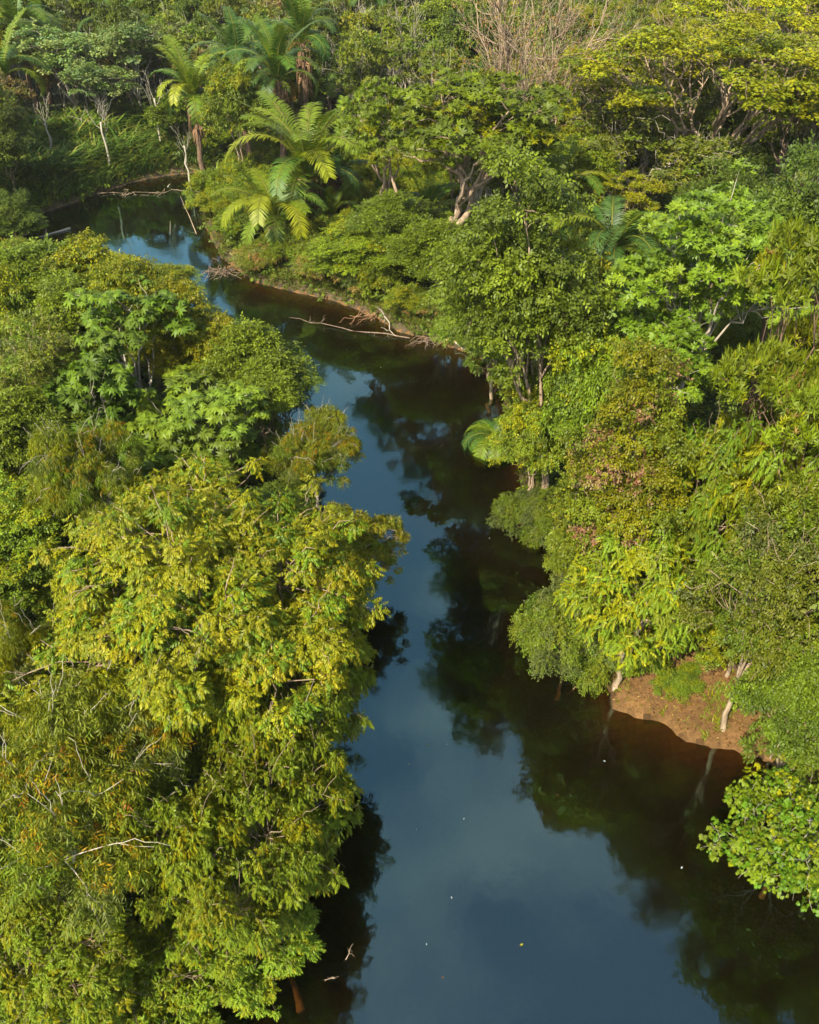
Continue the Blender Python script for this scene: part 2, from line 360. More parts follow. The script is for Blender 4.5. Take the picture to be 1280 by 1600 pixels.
ALL = []        # (object, x, y, radius, category)
KINDNAME = {}
def spawn(key, x, y, h, R, label, cat, group=None, name=None, rot=None, z=None, tilt=None):
    pr = PROTO[key]; o = bpy.data.objects.new(name or KINDNAME.get(key.split('.')[0], 'tree'), None); COL.objects.link(o)
    o.empty_display_size = 0.3
    zz = float(ground_z(np.array([x]), np.array([y]))[0]) if z is None else z
    o.location = (x, y, max(zz, -0.9)); s = R/pr['R']; o.scale = (s, s, h/pr['h'])
    o.rotation_euler = (tilt[0] if tilt else 0, tilt[1] if tilt else 0, rot if rot is not None else (len(ALL)*2.399) % 6.283)
    o['label'] = label; o['category'] = cat
    if group: o['group'] = group
    for nm, me in pr['parts']:
        c = bpy.data.objects.new(nm, me); COL.objects.link(c); c.parent = o
    ALL.append((o, x, y, R, cat)); return o

# ------------------------------------------------------------------ the setting: terrain, water
def axis(lo, hi, st, far):
    a = np.arange(lo, hi+st/2, st); e = []; d = st; v = hi
    while v < far: d *= 1.25; v += d; e.append(v)
    f = []; d = st; v = lo
    while v > -far: d *= 1.25; v -= d; f.append(v)
    return np.concatenate([f[::-1], a, e])
gx = axis(-42, 42, 0.3, 3500); gy = axis(4, 104, 0.3, 3500)
X, Y = np.meshgrid(gx, gy); Z = ground_z(X, Y)
nxx, nyy = len(gx), len(gy); idx = np.arange(nxx*nyy).reshape(nyy, nxx)
Fg = np.stack([idx[:-1, :-1], idx[:-1, 1:], idx[1:, 1:], idx[1:, :-1]], -1).reshape(-1, 4)
xc = (X[:-1, :-1]+X[1:, 1:])/2; yc = (Y[:-1, :-1]+Y[1:, 1:])/2; zc = (Z[:-1, :-1]+Z[1:, 1:])/2
sdc = river_sd(xc, yc); sw = np.clip(sandw(xc, yc)*1.5, 0, 1)
soil = np.array([0.060, 0.042, 0.022]); clay = np.array([0.120, 0.062, 0.020]); silt = np.array([0.017, 0.013, 0.007]); litter = np.array([0.035, 0.042, 0.014])
bankc = np.array([0.075, 0.050, 0.027])
t1 = np.clip(sdc/1.6, 0, 1)[..., None]; lc_ = bankc*(1-t1)+litter*t1
lc_ = lc_*(1-sw[..., None])+clay*(1+0.12*wob(xc, yc, 2.5))[..., None]*sw[..., None]
dep = np.clip(-zc/1.7, 0, 1)[..., None]; bc = (clay*1.1)*(1-dep)**3.0+silt*(1-(1-dep)**3.0)  # dark silt by depth, also painting in the light lost in deep water
bc = bc*(1+0.2*wob(xc, yc, 1.3, 2))[..., None]
wet = np.clip((zc-.02)/.10, 0, 1)[..., None]; lc_ = lc_*(0.42+0.58*wet)*(1+0.22*wob(xc, yc, 4.1, 1))[..., None]
gc = np.where((zc > 0)[..., None], lc_, bc).reshape(-1, 3)
m, t = new_mat('ground'); N = t.nodes; L = t.links
out = N.new('ShaderNodeOutputMaterial'); at = N.new('ShaderNodeAttribute'); at.attribute_name = 'tint'; pb = N.new('ShaderNodeBsdfPrincipled'); pb.inputs['Roughness'].default_value = 0.95; pb.inputs['Specular IOR Level'].default_value = 0.15
tcg = N.new('ShaderNodeTexCoord'); nz = N.new('ShaderNodeTexNoise'); nz.inputs['Scale'].default_value = 4.5; nz.inputs['Detail'].default_value = 12; nz.inputs['Roughness'].default_value = 0.78
mr = N.new('ShaderNodeMapRange'); mr.inputs[1].default_value = .3; mr.inputs[2].default_value = .7; mr.inputs[3].default_value = 0.55; mr.inputs[4].default_value = 1.45
mm = N.new('ShaderNodeMix'); mm.data_type = 'RGBA'; mm.blend_type = 'MULTIPLY'; mm.inputs[0].default_value = 1
bp = N.new('ShaderNodeBump'); bp.inputs['Strength'].default_value = 1.0; bp.inputs['Distance'].default_value = 0.12
L.new(tcg.outputs['Object'], nz.inputs['Vector']); L.new(nz.outputs['Fac'], mr.inputs[0]); L.new(at.outputs['Color'], mm.inputs[6]); L.new(mr.outputs[0], mm.inputs[7]); L.new(mm.outputs[2], pb.inputs['Base Color'])
L.new(nz.outputs['Fac'], bp.inputs['Height']); L.new(bp.outputs[0], pb.inputs['Normal']); L.new(pb.outputs[0], out.inputs[0])
me = np_mesh('ground', np.stack([X, Y, Z], -1).reshape(-1, 3), Fg, gc, m, True)
go = bpy.data.objects.new('ground', me); COL.objects.link(go); go['kind'] = 'structure'; go['label'] = 'dark forest floor with clay river banks and a muddy river bed'

m, t = new_mat('river_water'); N = t.nodes; L = t.links
out = N.new('ShaderNodeOutputMaterial'); gl = N.new('ShaderNodeBsdfGlossy'); gl.inputs['Roughness'].default_value = 0.045; gl.inputs['Color'].default_value = (0.42, 0.70, 0.60, 1)
tr = N.new('ShaderNodeBsdfTransparent'); tr.inputs['Color'].default_value = (0.50, 0.39, 0.22, 1)
fr = N.new('ShaderNodeFresnel'); fr.inputs['IOR'].default_value = 1.33
fm = N.new('ShaderNodeMapRange'); fm.inputs[1].default_value = 0.0; fm.inputs[2].default_value = 0.25; fm.inputs[3].default_value = 0.16; fm.inputs[4].default_value = 0.60
mix = N.new('ShaderNodeMixShader'); tcw = N.new('ShaderNodeTexCoord'); mpw = N.new('ShaderNodeMapping'); mpw.inputs['Scale'].default_value = (1.0, 0.6, 1)
nw = N.new('ShaderNodeTexNoise'); nw.inputs['Scale'].default_value = 1.4; nw.inputs['Detail'].default_value = 3
nr = N.new('ShaderNodeTexNoise'); nr.inputs['Scale'].default_value = .16; nr.inputs['Detail'].default_value = 3; rr_ = N.new('ShaderNodeMapRange'); rr_.inputs[1].default_value = .4; rr_.inputs[2].default_value = .65; rr_.inputs[3].default_value = .025; rr_.inputs[4].default_value = .085; L.new(tcw.outputs['Object'], nr.inputs['Vector']); L.new(nr.outputs['Fac'], rr_.inputs[0]); L.new(rr_.outputs[0], gl.inputs['Roughness'])
bw = N.new('ShaderNodeBump'); bw.inputs['Strength'].default_value = 0.10; bw.inputs['Distance'].default_value = 0.06
L.new(tcw.outputs['Object'], mpw.inputs['Vector']); L.new(mpw.outputs[0], nw.inputs['Vector']); L.new(nw.outputs['Fac'], bw.inputs['Height'])
L.new(bw.outputs[0], gl.inputs['Normal']); L.new(bw.outputs[0], fr.inputs['Normal']); L.new(fr.outputs[0], fm.inputs[0]); L.new(fm.outputs[0], mix.inputs[0]); L.new(tr.outputs[0], mix.inputs[1]); L.new(gl.outputs[0], mix.inputs[2]); L.new(mix.outputs[0], out.inputs[0])
me = np_mesh('river', [(-320, -70, 0), (60, -70, 0), (60, 112, 0), (-320, 112, 0)], [(0, 1, 2, 3)], None, m)
wo_ = bpy.data.objects.new('water', me); COL.objects.link(wo_); wo_['kind'] = 'structure'; wo_['label'] = 'still dark river water mirroring trees and blue sky'

# ------------------------------------------------------------------ kinds of tree and shrub
YEL = (160, 160, 22); OLV = (132, 140, 34); GRN = (126, 144, 38); BRG = (144, 164, 40); DRK = (92, 110, 40); MID = (112, 130, 44); BLU = (114, 134, 80); ORG = (196, 150, 24); TAN = (176, 140, 80); GRY = (118, 128, 66)
def pp(*a): return pal(*[(*c, w_) for c, w_ in a])
p_feather = pp(((174, 168, 32), 3), ((150, 156, 40), 2.2), ((130, 156, 40), 2.2), ((184, 168, 26), 1)); p_feather_g = pp(((132, 158, 40), 3), (BRG, 2.5), ((146, 156, 40), 1.5), (YEL, 1))
p_willow = pp(((148, 156, 48), 3), ((128, 152, 42), 2), ((140, 150, 76), 1.5), (YEL, 1)); acc_or = pp((ORG, 1.5), ((190, 175, 24), 3), ((196, 110, 30), .15))
p_round = pp((YEL, 3), (BRG, 2.2), (GRN, 2), (OLV, 1)); p_roundg = pp((GRN, 3), (MID, 2), (BRG, 1)); p_dark = pp((DRK, 3), (MID, 2)); p_blue = pp((BLU, 2), (MID, 2), (GRN, .6))
p_cec = pp(((120, 146, 46), 3), (MID, 1.5), ((132, 154, 42), 1.6)); p_big = pp(((132, 160, 38), 3), ((150, 172, 42), 2), ((116, 142, 40), 1)); p_lay = pp(((136, 158, 26), 2.4), ((166, 170, 26), 1.3), (GRN, 2.4))
p_umb = pp(((186, 184, 30), 3), ((164, 172, 34), 2), (GRN, 1)); p_gry = pp(((158, 172, 104), 2), ((136, 166, 108), 2), ((132, 160, 84), 2)); p_twig = pp(((146, 150, 54), 2), (OLV, 2), (GRY, 1.5), ((120, 144, 40), 1.5))
p_mass = pp((GRN, 2), (BRG, 2.2), (MID, 1), (YEL, .7)); acc_pink = pp(((196, 158, 118), 3), ((180, 130, 96), 1.4), ((190, 170, 110), 1)); p_lob = pp(((140, 156, 26), 3), ((116, 150, 30), 2), (OLV, 1)); acc_yel = pp(((184, 176, 20), 2), ((170, 170, 24), 2))
leafy = t_leafy
tree_proto('feather_big', 11, 9.0, 6.0, t_pinnate, p_feather, B_TAN, (0.22, 1.0), lobes=18, lobe_r=0.34, clump=0.66, fz=.5, cover=1.6, scl=.80, droop=.6, tr=.24, exposed=.5, zlo=-.25, accent=(acc_yel, .3, .4), per_clump_mix=.55)
tree_proto('feather_green', 12, 6.5, 4.5, t_pinnate, p_feather_g, B_TAN, (0.12, 1.0), lobes=14, lobe_r=0.38, clump=0.60, fz=.5, cover=1.6, scl=.82, droop=.6, tr=.16, exposed=.4, zlo=-.3, accent=(acc_yel, .25, .4), per_clump_mix=.55)
tree_proto('willowy', 13, 8.5, 4.2, t_lance, p_willow, B_PALE, (0.2, 1.0), lobes=12, lobe_r=0.40, clump=0.76, fz=0.59, cover=1.6, scl=1.05, droop=1.0, tr=.17, exposed=1.0, zlo=-.2, accent=(acc_or, .35, .25), drip=.25)
tree_proto('willowy_pale', 14, 7, 3.5, t_sprig, p_twig, B_TAN, (0.15, 1.0), lobes=12, lobe_r=0.38, clump=0.65, fz=.5, cover=.95, scl=.95, droop=.4, tr=.13, exposed=1.0, zlo=-.3)
tree_proto('round_yellow', 15, 8, 3.2, t_sprig, p_round, B_TAN, (0.2, 1.0), lobes=12, lobe_r=.40, clump=0.76, fz=0.52, cover=1.5, scl=1.35, droop=.3, tr=.13, zlo=-.3, accent=(acc_yel, .4, .5), twigs=2, q_rng=(.35, .95))
tree_proto('round_green', 16, 8, 3.2, t_sprig, p_roundg, B_TAN, (0.2, 1.0), lobes=12, lobe_r=.40, clump=0.76, fz=0.52, cover=1.5, scl=1.4, droop=.3, tr=.14, zlo=-.3, twigs=2, q_rng=(.35, .95))
tree_proto('dark_round', 17, 9, 3.6, t_sprig, p_dark, B_BROWN, (0.2, 1.0), lobes=12, lobe_r=.42, clump=0.85, fz=0.55, cover=1.5, scl=1.4, droop=.3, tr=.16, zlo=-.3, twigs=2, q_rng=(.35, .95))
tree_proto('blue_fine', 18, 7, 3.0, t_feather, p_blue, B_TAN, (0.2, 1.0), lobes=9, lobe_r=0.46, clump=0.71, fz=0.44, cover=1.3, scl=.75, droop=.3, tr=.12, zlo=-.3, twigs=2)
tree_proto('cecropia', 19, 9, 2.6, t_palmate, p_cec, B_PALE, (0.45, 1.0), lobes=7, lobe_r=0.46, clump=0.75, fz=.55, cover=1.25, scl=1.0, droop=.25, tr=.12, zlo=-.2, upb=1.8)
tree_proto('cecropia_low', 20, 6, 3.2, t_palmate, p_cec, B_PALE, (0.05, 1.0), lobes=10, lobe_r=0.46, clump=0.8, fz=.6, cover=1.3, scl=.95, droop=.35, tr=.10, zlo=-.3, upb=1.5, twigs=3)
tree_proto('big_leaf', 21, 13, 4.6, t_rosette, p_big, B_PALE, (0.35, 1.0), lobes=11, lobe_r=0.38, clump=0.90, fz=0.48, cover=1.35, scl=.95, droop=.0, tr=.22, zlo=-.3, leafmat=M_GLOSS, upb=1.3)
tree_proto('layered', 22, 11, 4.2, lambda r_: t_rosette(r_, .30, 6, .075, .75), p_lay, B_BROWN, (0.15, 1.0), lobes=15, lobe_r=0.40, clump=0.72, fz=.42, cover=1.25, scl=1.0, droop=-.3, tr=.20, shape='layers', upb=.8, accent=(pp((TAN, 1), (OLV, 2)), .3, .25))
tree_proto('flowering', 23, 11, 2.9, t_sprig, p_round, B_TAN, (0.05, 1.0), lobes=10, lobe_r=0.46, clump=0.62, fz=0.59, cover=1.5, scl=1.1, droop=.5, tr=.16, zlo=-.6, accent=(acc_pink, .32, .55), twigs=2)
tree_proto('vine_green', 24, 8, 2.6, t_sprig, p_mass, B_TAN, (0.22, 1.0), lobes=12, lobe_r=.40, clump=0.62, fz=0.67, cover=1.6, scl=1.3, droop=.8, tr=.12, zlo=-.45, accent=(acc_yel, .2, .2), twigs=3, drip=.2, q_rng=(.35, .95))
tree_proto('lobed', 25, 5, 4.2, t_lobed, p_lob, B_PALE, (0.1, 1.0), lobes=12, lobe_r=0.36, clump=0.62, fz=.7, cover=1.1, scl=1.0, droop=.3, tr=.12, zlo=-.35, exposed=.5, accent=(acc_yel, .25, .4))
tree_proto('feather_right', 26, 7, 3.4, lambda r_: t_pinnate(r_, .34, 6, .13, .05, .4), p_feather_g, B_TAN, (0.05, 1.0), lobes=13, lobe_r=0.40, clump=0.72, fz=.48, cover=1.3, scl=1.0, droop=.4, tr=.15, zlo=-.5, accent=(acc_yel, .25, .4), exposed=.3)
tree_proto('hanging', 27, 5, 2.4, t_sprig, pp((GRY, 2), (GRN, 2), (OLV, 2), ((120, 150, 50), 1)), B_BROWN, (0.02, 1.0), lobes=9, lobe_r=0.44, clump=0.55, fz=.95, cover=1.4, scl=.85, droop=1.0, tr=.1, zlo=-.6, drip=.5, twigs=2)
tree_proto('clumpy_big', 28, 14, 6.5, t_rosette, pp((GRN, 3), (MID, 1.5), ((128, 146, 24), 2), (YEL, .6)), B_TAN, (0.48, 1.0), lobes=18, lobe_r=0.28, clump=1.04, fz=0.44, cover=1.3, scl=1.0, droop=.4, tr=.34, zlo=-.45, stems=3)
tree_proto('leaning', 31, 13, 3.3, t_sprig, p_roundg, B_TAN, (0.24, 1.0), lobes=14, lobe_r=.36, clump=0.72, fz=.5, cover=1.5, scl=1.3, droop=.3, tr=.17, zlo=-.3, twigs=2, lean=(-3.2, 0), q_rng=(.35, .95))
tree_proto('shrub_mass', 29, 3.2, 2.6, t_sprig, p_mass, B_TAN, (0.0, 1.0), lobes=11, lobe_r=.40, clump=0.55, fz=.9, cover=1.7, scl=1.3, droop=.5, tr=.06, zlo=-.1, shape='mound', twigs=4, accent=(acc_yel, .2, .3), q_rng=(.35, .95))
tree_proto('shrub_dry', 30, 2.6, 2.2, t_lance, pp((OLV, 2), (TAN, 1.6), (GRN, 1.2), (GRY, 1)), B_TAN, (0.0, 1.0), lobes=7, lobe_r=0.5, clump=0.55, fz=.9, cover=1.1, scl=1.3, droop=.2, tr=.05, zlo=-.1, shape='mound', exposed=.9)
# kinds for farther away: fewer, bolder leaves
tree_proto('far_green', 41, 10, 4.2, leafy, p_roundg, B_TAN, (0.25, 1.0), lobes=10, lobe_r=0.44, clump=0.90, fz=0.52, cover=1.6, scl=1.25, droop=.2, tr=.17, zlo=-.25, twigs=3)
tree_proto('far_yellow', 42, 9, 4.0, leafy, p_round, B_TAN, (0.25, 1.0), lobes=10, lobe_r=0.44, clump=0.85, fz=0.52, cover=1.5, scl=1.15, droop=.2, tr=.15, zlo=-.25, twigs=3, accent=(acc_yel, .3, .5))
tree_proto('far_dark', 43, 11, 4.2, leafy, p_dark, B_BROWN, (0.2, 1.0), lobes=10, lobe_r=0.46, clump=0.95, fz=0.55, cover=1.6, scl=1.3, droop=.2, tr=.17, zlo=-.3, twigs=3)
tree_proto('far_olive', 44, 9, 4.2, leafy, p_twig, B_PALE, (0.25, 1.0), lobes=11, lobe_r=0.42, clump=0.9, fz=.6, cover=1.0, scl=1.0, droop=.2, tr=.16, zlo=-.2, exposed=1.2)
tree_proto('far_grey', 45, 9, 3.6, leafy, p_gry, B_PALE, (0.4, 1.0), lobes=9, lobe_r=0.42, clump=0.85, fz=.5, cover=1.1, scl=1.0, droop=.2, tr=.14, zlo=-.2, exposed=.4)
tree_proto('umbrella', 46, 15, 9.0, leafy, p_umb, B_TAN, (0.42, 1.0), lobes=34, lobe_r=0.17, clump=.95, fz=.28, cover=1.15, scl=.75, droop=.1, tr=.22, zlo=-.3, exposed=.8, dens=1.5, upb=1.6, q_rng=(.5, 1.0))
tree_proto('umbrella_small', 47, 12, 6.0, leafy, p_umb, B_TAN, (0.45, 1.0), lobes=20, lobe_r=0.21, clump=.85, fz=.3, cover=1.15, scl=.75, droop=.1, tr=.16, zlo=-.25, exposed=.8, dens=1.4, upb=1.6, q_rng=(.45, 1.0))
tree_proto('twiggy_olive', 48, 10, 5.5, leafy, p_twig, B_PALE, (0.2, 1.0), lobes=14, lobe_r=0.32, clump=0.9, fz=.4, cover=.75, scl=.85, droop=.1, tr=.22, zlo=-.2, exposed=1.6)
tree_proto('far_russet', 49, 9, 4.0, leafy, pp(((150, 118, 70), 2), ((140, 130, 60), 2), (OLV, 1.5)), B_PALE, (0.25, 1.0), lobes=10, lobe_r=0.44, clump=0.95, fz=.6, cover=1.0, scl=1.0, droop=.2, tr=.15, zlo=-.2, exposed=.6)
KINDNAME.update(feather_big='feathery_leaved_tree', feather_green='feathery_leaved_tree', feather_right='feathery_leaved_tree', willowy='willowy_tree', willowy_pale='willowy_tree', round_yellow='bushy_tree', round_green='bushy_tree', dark_round='bushy_tree',
    blue_fine='fine_leaved_tree', cecropia='palmate_leaved_tree', cecropia_low='palmate_leaved_tree', big_leaf='broad_leaved_tree', layered='layered_tree', flowering='flowering_tree', vine_green='vine_covered_tree', lobed='lobed_leaf_tree', hanging='overhanging_bush',
    clumpy_big='broad_leaved_tree', leaning='leaning_tree', shrub_mass='shrub', shrub_dry='shrub', umbrella='flat_topped_tree', umbrella_small='flat_topped_tree', twiggy_olive='twiggy_tree')

# bare tree: many thin rising limbs
def bare_proto(key, seed, h, R, n1=9, n2=7, n3=4, tr=.28, bark=B_TAN, haze_leaf=0.0):
    rng = np.random.default_rng(seed); tk = Acc(); br = Acc(); lf = Acc()
    top = np.array([0, 0, h*(.62 if key == 'white_snag' else .3)]); tk.add(*tube(curve((0, 0, -.6), top, rng, 0, .03, 7), np.linspace(tr*1.4, tr*.8, 7), 9)); tips = []
    for i in range(n1):
        a = i*2.4+rng.normal(0, .2); r = R*rng.uniform(.35, .8); e = np.array([cos(a)*r, sin(a)*r, h*rng.uniform(.72, .95)])
        c = curve(top*(1, 1, rng.uniform(.55, 1) if key != 'bare' else rng.uniform(.85, 1)), e, rng, .10, .035, 10); br.add(*tube(c, np.linspace(tr*.42, tr*.08, 10), 6))
        for j in range(n2):
            k = rng.integers(3, 9); b = c[k]; dd = norm((e-top)*np.array([1, 1, .8])/np.linalg.norm(e-top)+rng.normal(0, .38, 3)); l = h*rng.uniform(.16, .30)*(1-.4*k/10)
            c2 = curve(b, b+dd*l, rng, .05, .05, 6); br.add(*tube(c2, np.linspace(tr*.15, tr*.035, 6), 4))
            for q in range(n3):
                k2 = rng.integers(2, 6); d3 = norm(dd+rng.normal(0, .55, 3)+np.array([0, 0, .2])); c3 = curve(c2[k2], c2[k2]+d3*l*.5, rng, 0, .06, 4); br.add(*tube(c3, np.linspace(.02, .008, 4), 3)); tips.append(c3[-1])
    tips = np.array(tips); T = [t_leafy(rng)]; n = int(len(tips)*haze_leaf)
    pr = dict(key=key, h=h, R=R, parts=[('trunk', tk.mesh(key+'_t', bark, True, False)), ('branches', br.mesh(key+'_b', bark, True, False))])
    if n:
        p = tips[rng.integers(0, len(tips), n)]+rng.normal(0, .25, (n, 3)); place_templates(lf, rng, T, p, rng.normal(0, 1, (n, 3)), rng.normal(0, 1, (n, 3))+[0, 0, 1], rng.uniform(.3, .6, n), pick(rng, pp(((170, 130, 70), 2), (OLV, 1)), n)); pr['parts'].append(('crown', lf.mesh(key+'_l', M_LEAF)))
    PROTO[key] = pr
bare_proto('bare', 61, 15, 6.0, 14, 11, 6, .26, B_TAN, 1.6)
bare_proto('bare_small', 62, 9, 2.6, 5, 5, 3, .11, B_PALE, .35)
bare_proto('white_snag', 63, 7, 1.6, 3, 3, 2, .10, B_PALE, .0)
KINDNAME.update(bare='bare_tree', bare_small='bare_tree', white_snag='pale_trunked_tree')

# palms: fronds are parts of their own
p_palm = [pp(((106, 140, 40), 2), ((126, 152, 36), 1)), pp(((166, 172, 30), 2), ((140, 160, 30), 1)), pp(((84, 118, 50), 1)), pp(((190, 178, 26), 1))]
def frond_mesh(key, seed, L, arch, n=58, wl=.85, palette=None, mat=None, dry=False, wd=.036, hang=.35):
    rng = np.random.default_rng(seed); a = Acc(); t = np.linspace(0, 1, 14)
    # rachis in the YZ plane: leaves upward at an angle then arches over
    ang = radians(82)-arch*t**1.5; dy = np.cos(ang); dz = np.sin(ang); y = np.concatenate([[0], np.cumsum((dy[1:]+dy[:-1])/2)*L/13]); z = np.concatenate([[0], np.cumsum((dz[1:]+dz[:-1])/2)*L/13])
    R_ = np.stack([np.zeros(14), y, z], 1); a.add(*tube(R_, np.linspace(.06, .012, 14), 4), C=pick(rng, pp(((150, 150, 50), 1)), 1))
    col = pick(rng, palette, 1)[0]
    for i in range(n):
        s = 0.10+0.89*(i/(n-1)); k = s*13; k0 = min(int(k), 12); b = R_[k0]+(R_[k0+1]-R_[k0])*(k-k0); tg = norm(R_[k0+1]-R_[k0]); nn = np.cross(tg, (1, 0, 0)); nn = nn if nn[2] > 0 else -nn
        l = wl*sin(pi*(0.12+0.80*s))**.6*rng.uniform(.9, 1.05)
        for sd_ in (-1, 1):
            d = norm(np.array([sd_*.85, 0, 0])+tg*.55+nn*.25+rng.normal(0, .06, 3)); side = norm(np.cross(d, nn))*wd; c = col*rng.uniform(.8, 1.2)
            m1 = b+d*l*.5; e = b+d*l-np.array([0, 0, hang*l]); m1[2] -= hang*.25*l
            a.add([b-side*.4, b+side*.4, m1+side, m1-side, e+side*.15, e-side*.15], [(0, 1, 2, 3), (3, 2, 4, 5)], c)
    return a.mesh(key, mat or M_PALM)
FR = {'gold_up': [frond_mesh('gu%d' % i, 170+i, 5.2, .8+.35*i, palette=p_palm[[1, 0, 1][i]]) for i in range(3)],
      'gold_arch': [frond_mesh('ga%d' % i, 180+i, 5.0, 1.8+.4*i, palette=p_palm[[1, 0, 1][i]]) for i in range(3)],
      'up': [frond_mesh('fu%d' % i, 70+i, 5.1, .75+.3*i, palette=p_palm[[0, 2, 0][i]]) for i in range(3)],
      'arch': [frond_mesh('fa%d' % i, 80+i, 4.8, 1.9+.35*i, palette=p_palm[[0, 2, 1][i]]) for i in range(3)],
      'low': [frond_mesh('fl%d' % i, 90+i, 4.2, 2.9+.2*i, palette=p_palm[[2, 0][i]]) for i in range(2)],
      'dead': [frond_mesh('fd%d' % i, 95+i, 3.0, 3.4, palette=pp(((190, 120, 60), 2), ((150, 110, 60), 1)), mat=M_DRY, hang=.8, wl=.5) for i in range(2)]}
def palm_trunk(key, h, skirt):
    rng = np.random.default_rng(5); a = Acc(); c = curve((0, 0, -.6), (0, 0, h), rng, 0, .015, 12); a.add(*tube(c, np.linspace(.26, .2, 12), 10)); tr_ = a.mesh(key, B_BROWN, True, False)
    b = Acc()
    for i in range(46):
        an = i*2.4; z = h-rng.uniform(0, skirt); p0 = np.array([cos(an)*.15, sin(an)*.15, z]); p1 = p0+np.array([cos(an)*.42, sin(an)*.42, rng.uniform(-.2, .3)]); p2 = p1+np.array([cos(an)*.1, sin(an)*.1, -rng.uniform(.5, 1.2)])
        b.add(*tube([p0, p1, p2], [.06, .04, .015], 4))
    return tr_, b.mesh(key+'_sk', B_ORANGE, False, False)
PT = {1: palm_trunk('pt1', 3.0, 1.6), 2: palm_trunk('pt2', 6.5, 2.2)}
VINE = None
def palm(x, y, hcrown, size, label, nfr=(7, 8, 5, 2), rot=0, z=None, seed=0, cat='palm', group=None, tr=1, lean=(0, 0), gold=False):
    rng = np.random.default_rng(1000+seed); o = bpy.data.objects.new('palm', None); COL.objects.link(o)
    zz = float(ground_z(np.array([x]), np.array([y]))[0]) if z is None else z
    o.location = (x, y, zz); o.rotation_euler = (lean[0], lean[1], rot); o['label'] = label; o['category'] = cat
    if group: o['group'] = group
    th = 3.0 if tr == 1 else 6.5
    for nm, me, in zip(('trunk', 'leaf_base_skirt'), PT[tr]):
        c = bpy.data.objects.new(nm, me); COL.objects.link(c); c.parent = o; c.scale = (size, size, hcrown/th)
    k = 0
    for kind, n in zip(('up', 'arch', 'low', 'dead'), nfr):
        for i in range(n):
            me = FR['gold_'+kind if gold and kind in ('up', 'arch') else kind]; me = me[rng.integers(0, len(me))]; c = bpy.data.objects.new('frond', me); COL.objects.link(c); c.parent = o
            s = size*rng.uniform(.85, 1.12); c.scale = (s, s, s); tl = {'up': rng.uniform(-.05, .22), 'arch': rng.uniform(.1, .45), 'low': rng.uniform(.5, .8), 'dead': rng.uniform(.9, 1.2)}[kind]
            c.rotation_euler = (-tl, rng.normal(0, .08), k*2.399+rng.normal(0, .2)); c.location = (0, 0, hcrown-.05); k += 1
            if kind == 'dead': c['label'] = 'dead orange brown frond'
    ALL.append((o, x, y, 3.0*size, 'palm')); return o

# ------------------------------------------------------------------ the trees one can tell apart
LM = []      # landmarks: pixel x, y, phrase (used to word the labels of the trees between them)
def tree(key, px, py, wpx, h, label, cat='tree', short=None, group=None, rot=None, name=None, zf=.68):
    zc = h*zf; x, y = G(px, py, zc); dep = P(x, y, zc)[2]; R = wpx/2*dep/FPX*1.02
    o = spawn(key, x, y, h, R, label, cat, group, name, rot)
    if short: LM.append((px, py, short))
    return o
# left bank, near
tree('feather_big', 315, 940, 550, 10.5, 'largest olive-yellow feathery tree, spreading from the left bank over the river bend', rot=3.4, short='the largest olive-yellow feathery tree')
tree('feather_green', 385, 1280, 330, 9.5, 'bright green feathery tree with drooping leaflets overhanging the dark water at lower left', short='the bright green overhanging feathery tree')
tree('willowy', 130, 1270, 400, 8.0, 'pale-limbed narrow-leaved tree with scattered orange leaves at the lower left edge', short='the pale-limbed orange-flecked tree')
tree('feather_green', 70, 1500, 270, 5.0, 'feathery yellow-green tree in the bottom left corner beside a gap of dark water', rot=1.0)
tree('feather_green', 225, 1550, 230, 4.2, 'low feathery tree reaching over brown shallows at the bottom edge', rot=3.4)
tree('willowy', 50, 1090, 190, 7.0, 'yellowish narrow-leaved bush at the left edge above the orange-flecked tree', rot=2.0)
tree('vine_green', 15, 850, 150, 6.0, 'dark green vine-hung tree at the left edge beside the olive-yellow feathery tree', rot=1.0)
tree('willowy', 150, 790, 170, 8.0, 'sparse yellow narrow-leaved treetop with bare pale twigs behind the big feathery tree', rot=.5)
tree('willowy', 490, 710, 150, 6.0, 'yellow-green drooping tree leaning over the narrow bend', rot=4.0, short='the drooping tree at the narrow bend')
tree('feather_big', 535, 830, 190, 6.0, 'feathery branch-heavy young tree at the river edge, right of the largest one', rot=2.2)
tree('feather_green', 440, 1060, 290, 10, 'light green feathery tree between the largest olive one and the lower overhanging one', rot=2.5)
tree('feather_green', 350, 1445, 240, 4.5, 'bright low feathery branches sweeping over the water near the bottom of the left bank', rot=5.2)
# left bank, middle
tree('cecropia', 215, 560, 150, 10.0, 'tall slender palmate-leaved tree with bare pale trunk in the left grove', rot=.3, short='the tall palmate-leaved tree')
tree('cecropia_low', 135, 660, 190, 7.5, 'bright green palmate-leaved tree with umbrella leaf clusters, lower left of the slender one')
tree('cecropia_low', 300, 700, 220, 6.0, 'low palmate-leaved tree spreading below the slender pale trunk', rot=2)
tree('cecropia_low', 190, 740, 200, 5.0, 'dark hollow palmate-leaved tree just above the big feathery crown', rot=4)
tree('cecropia', 350, 690, 130, 7.5, 'thin-trunked palmate tree with forked pale stem near the narrow bend', rot=3)
tree('willowy_pale', 55, 620, 170, 8.0, 'grey-olive fine-leaved tree with pale twigs on the left edge', rot=1, short='the grey-olive tree on the left edge')
tree('round_green', 40, 720, 170, 6.5, 'deep green bushy tree under the grey-olive one at the left edge')
tree('round_green', 50, 492, 190, 8.5, 'rounded yellow-green tree at the upper left corner of the near grove', short='the rounded tree by the left inlet')
tree('round_yellow', 140, 495, 150, 8.0, 'yellow-topped bushy tree touching the river mirror at its top', short='the yellow-topped bushy tree')
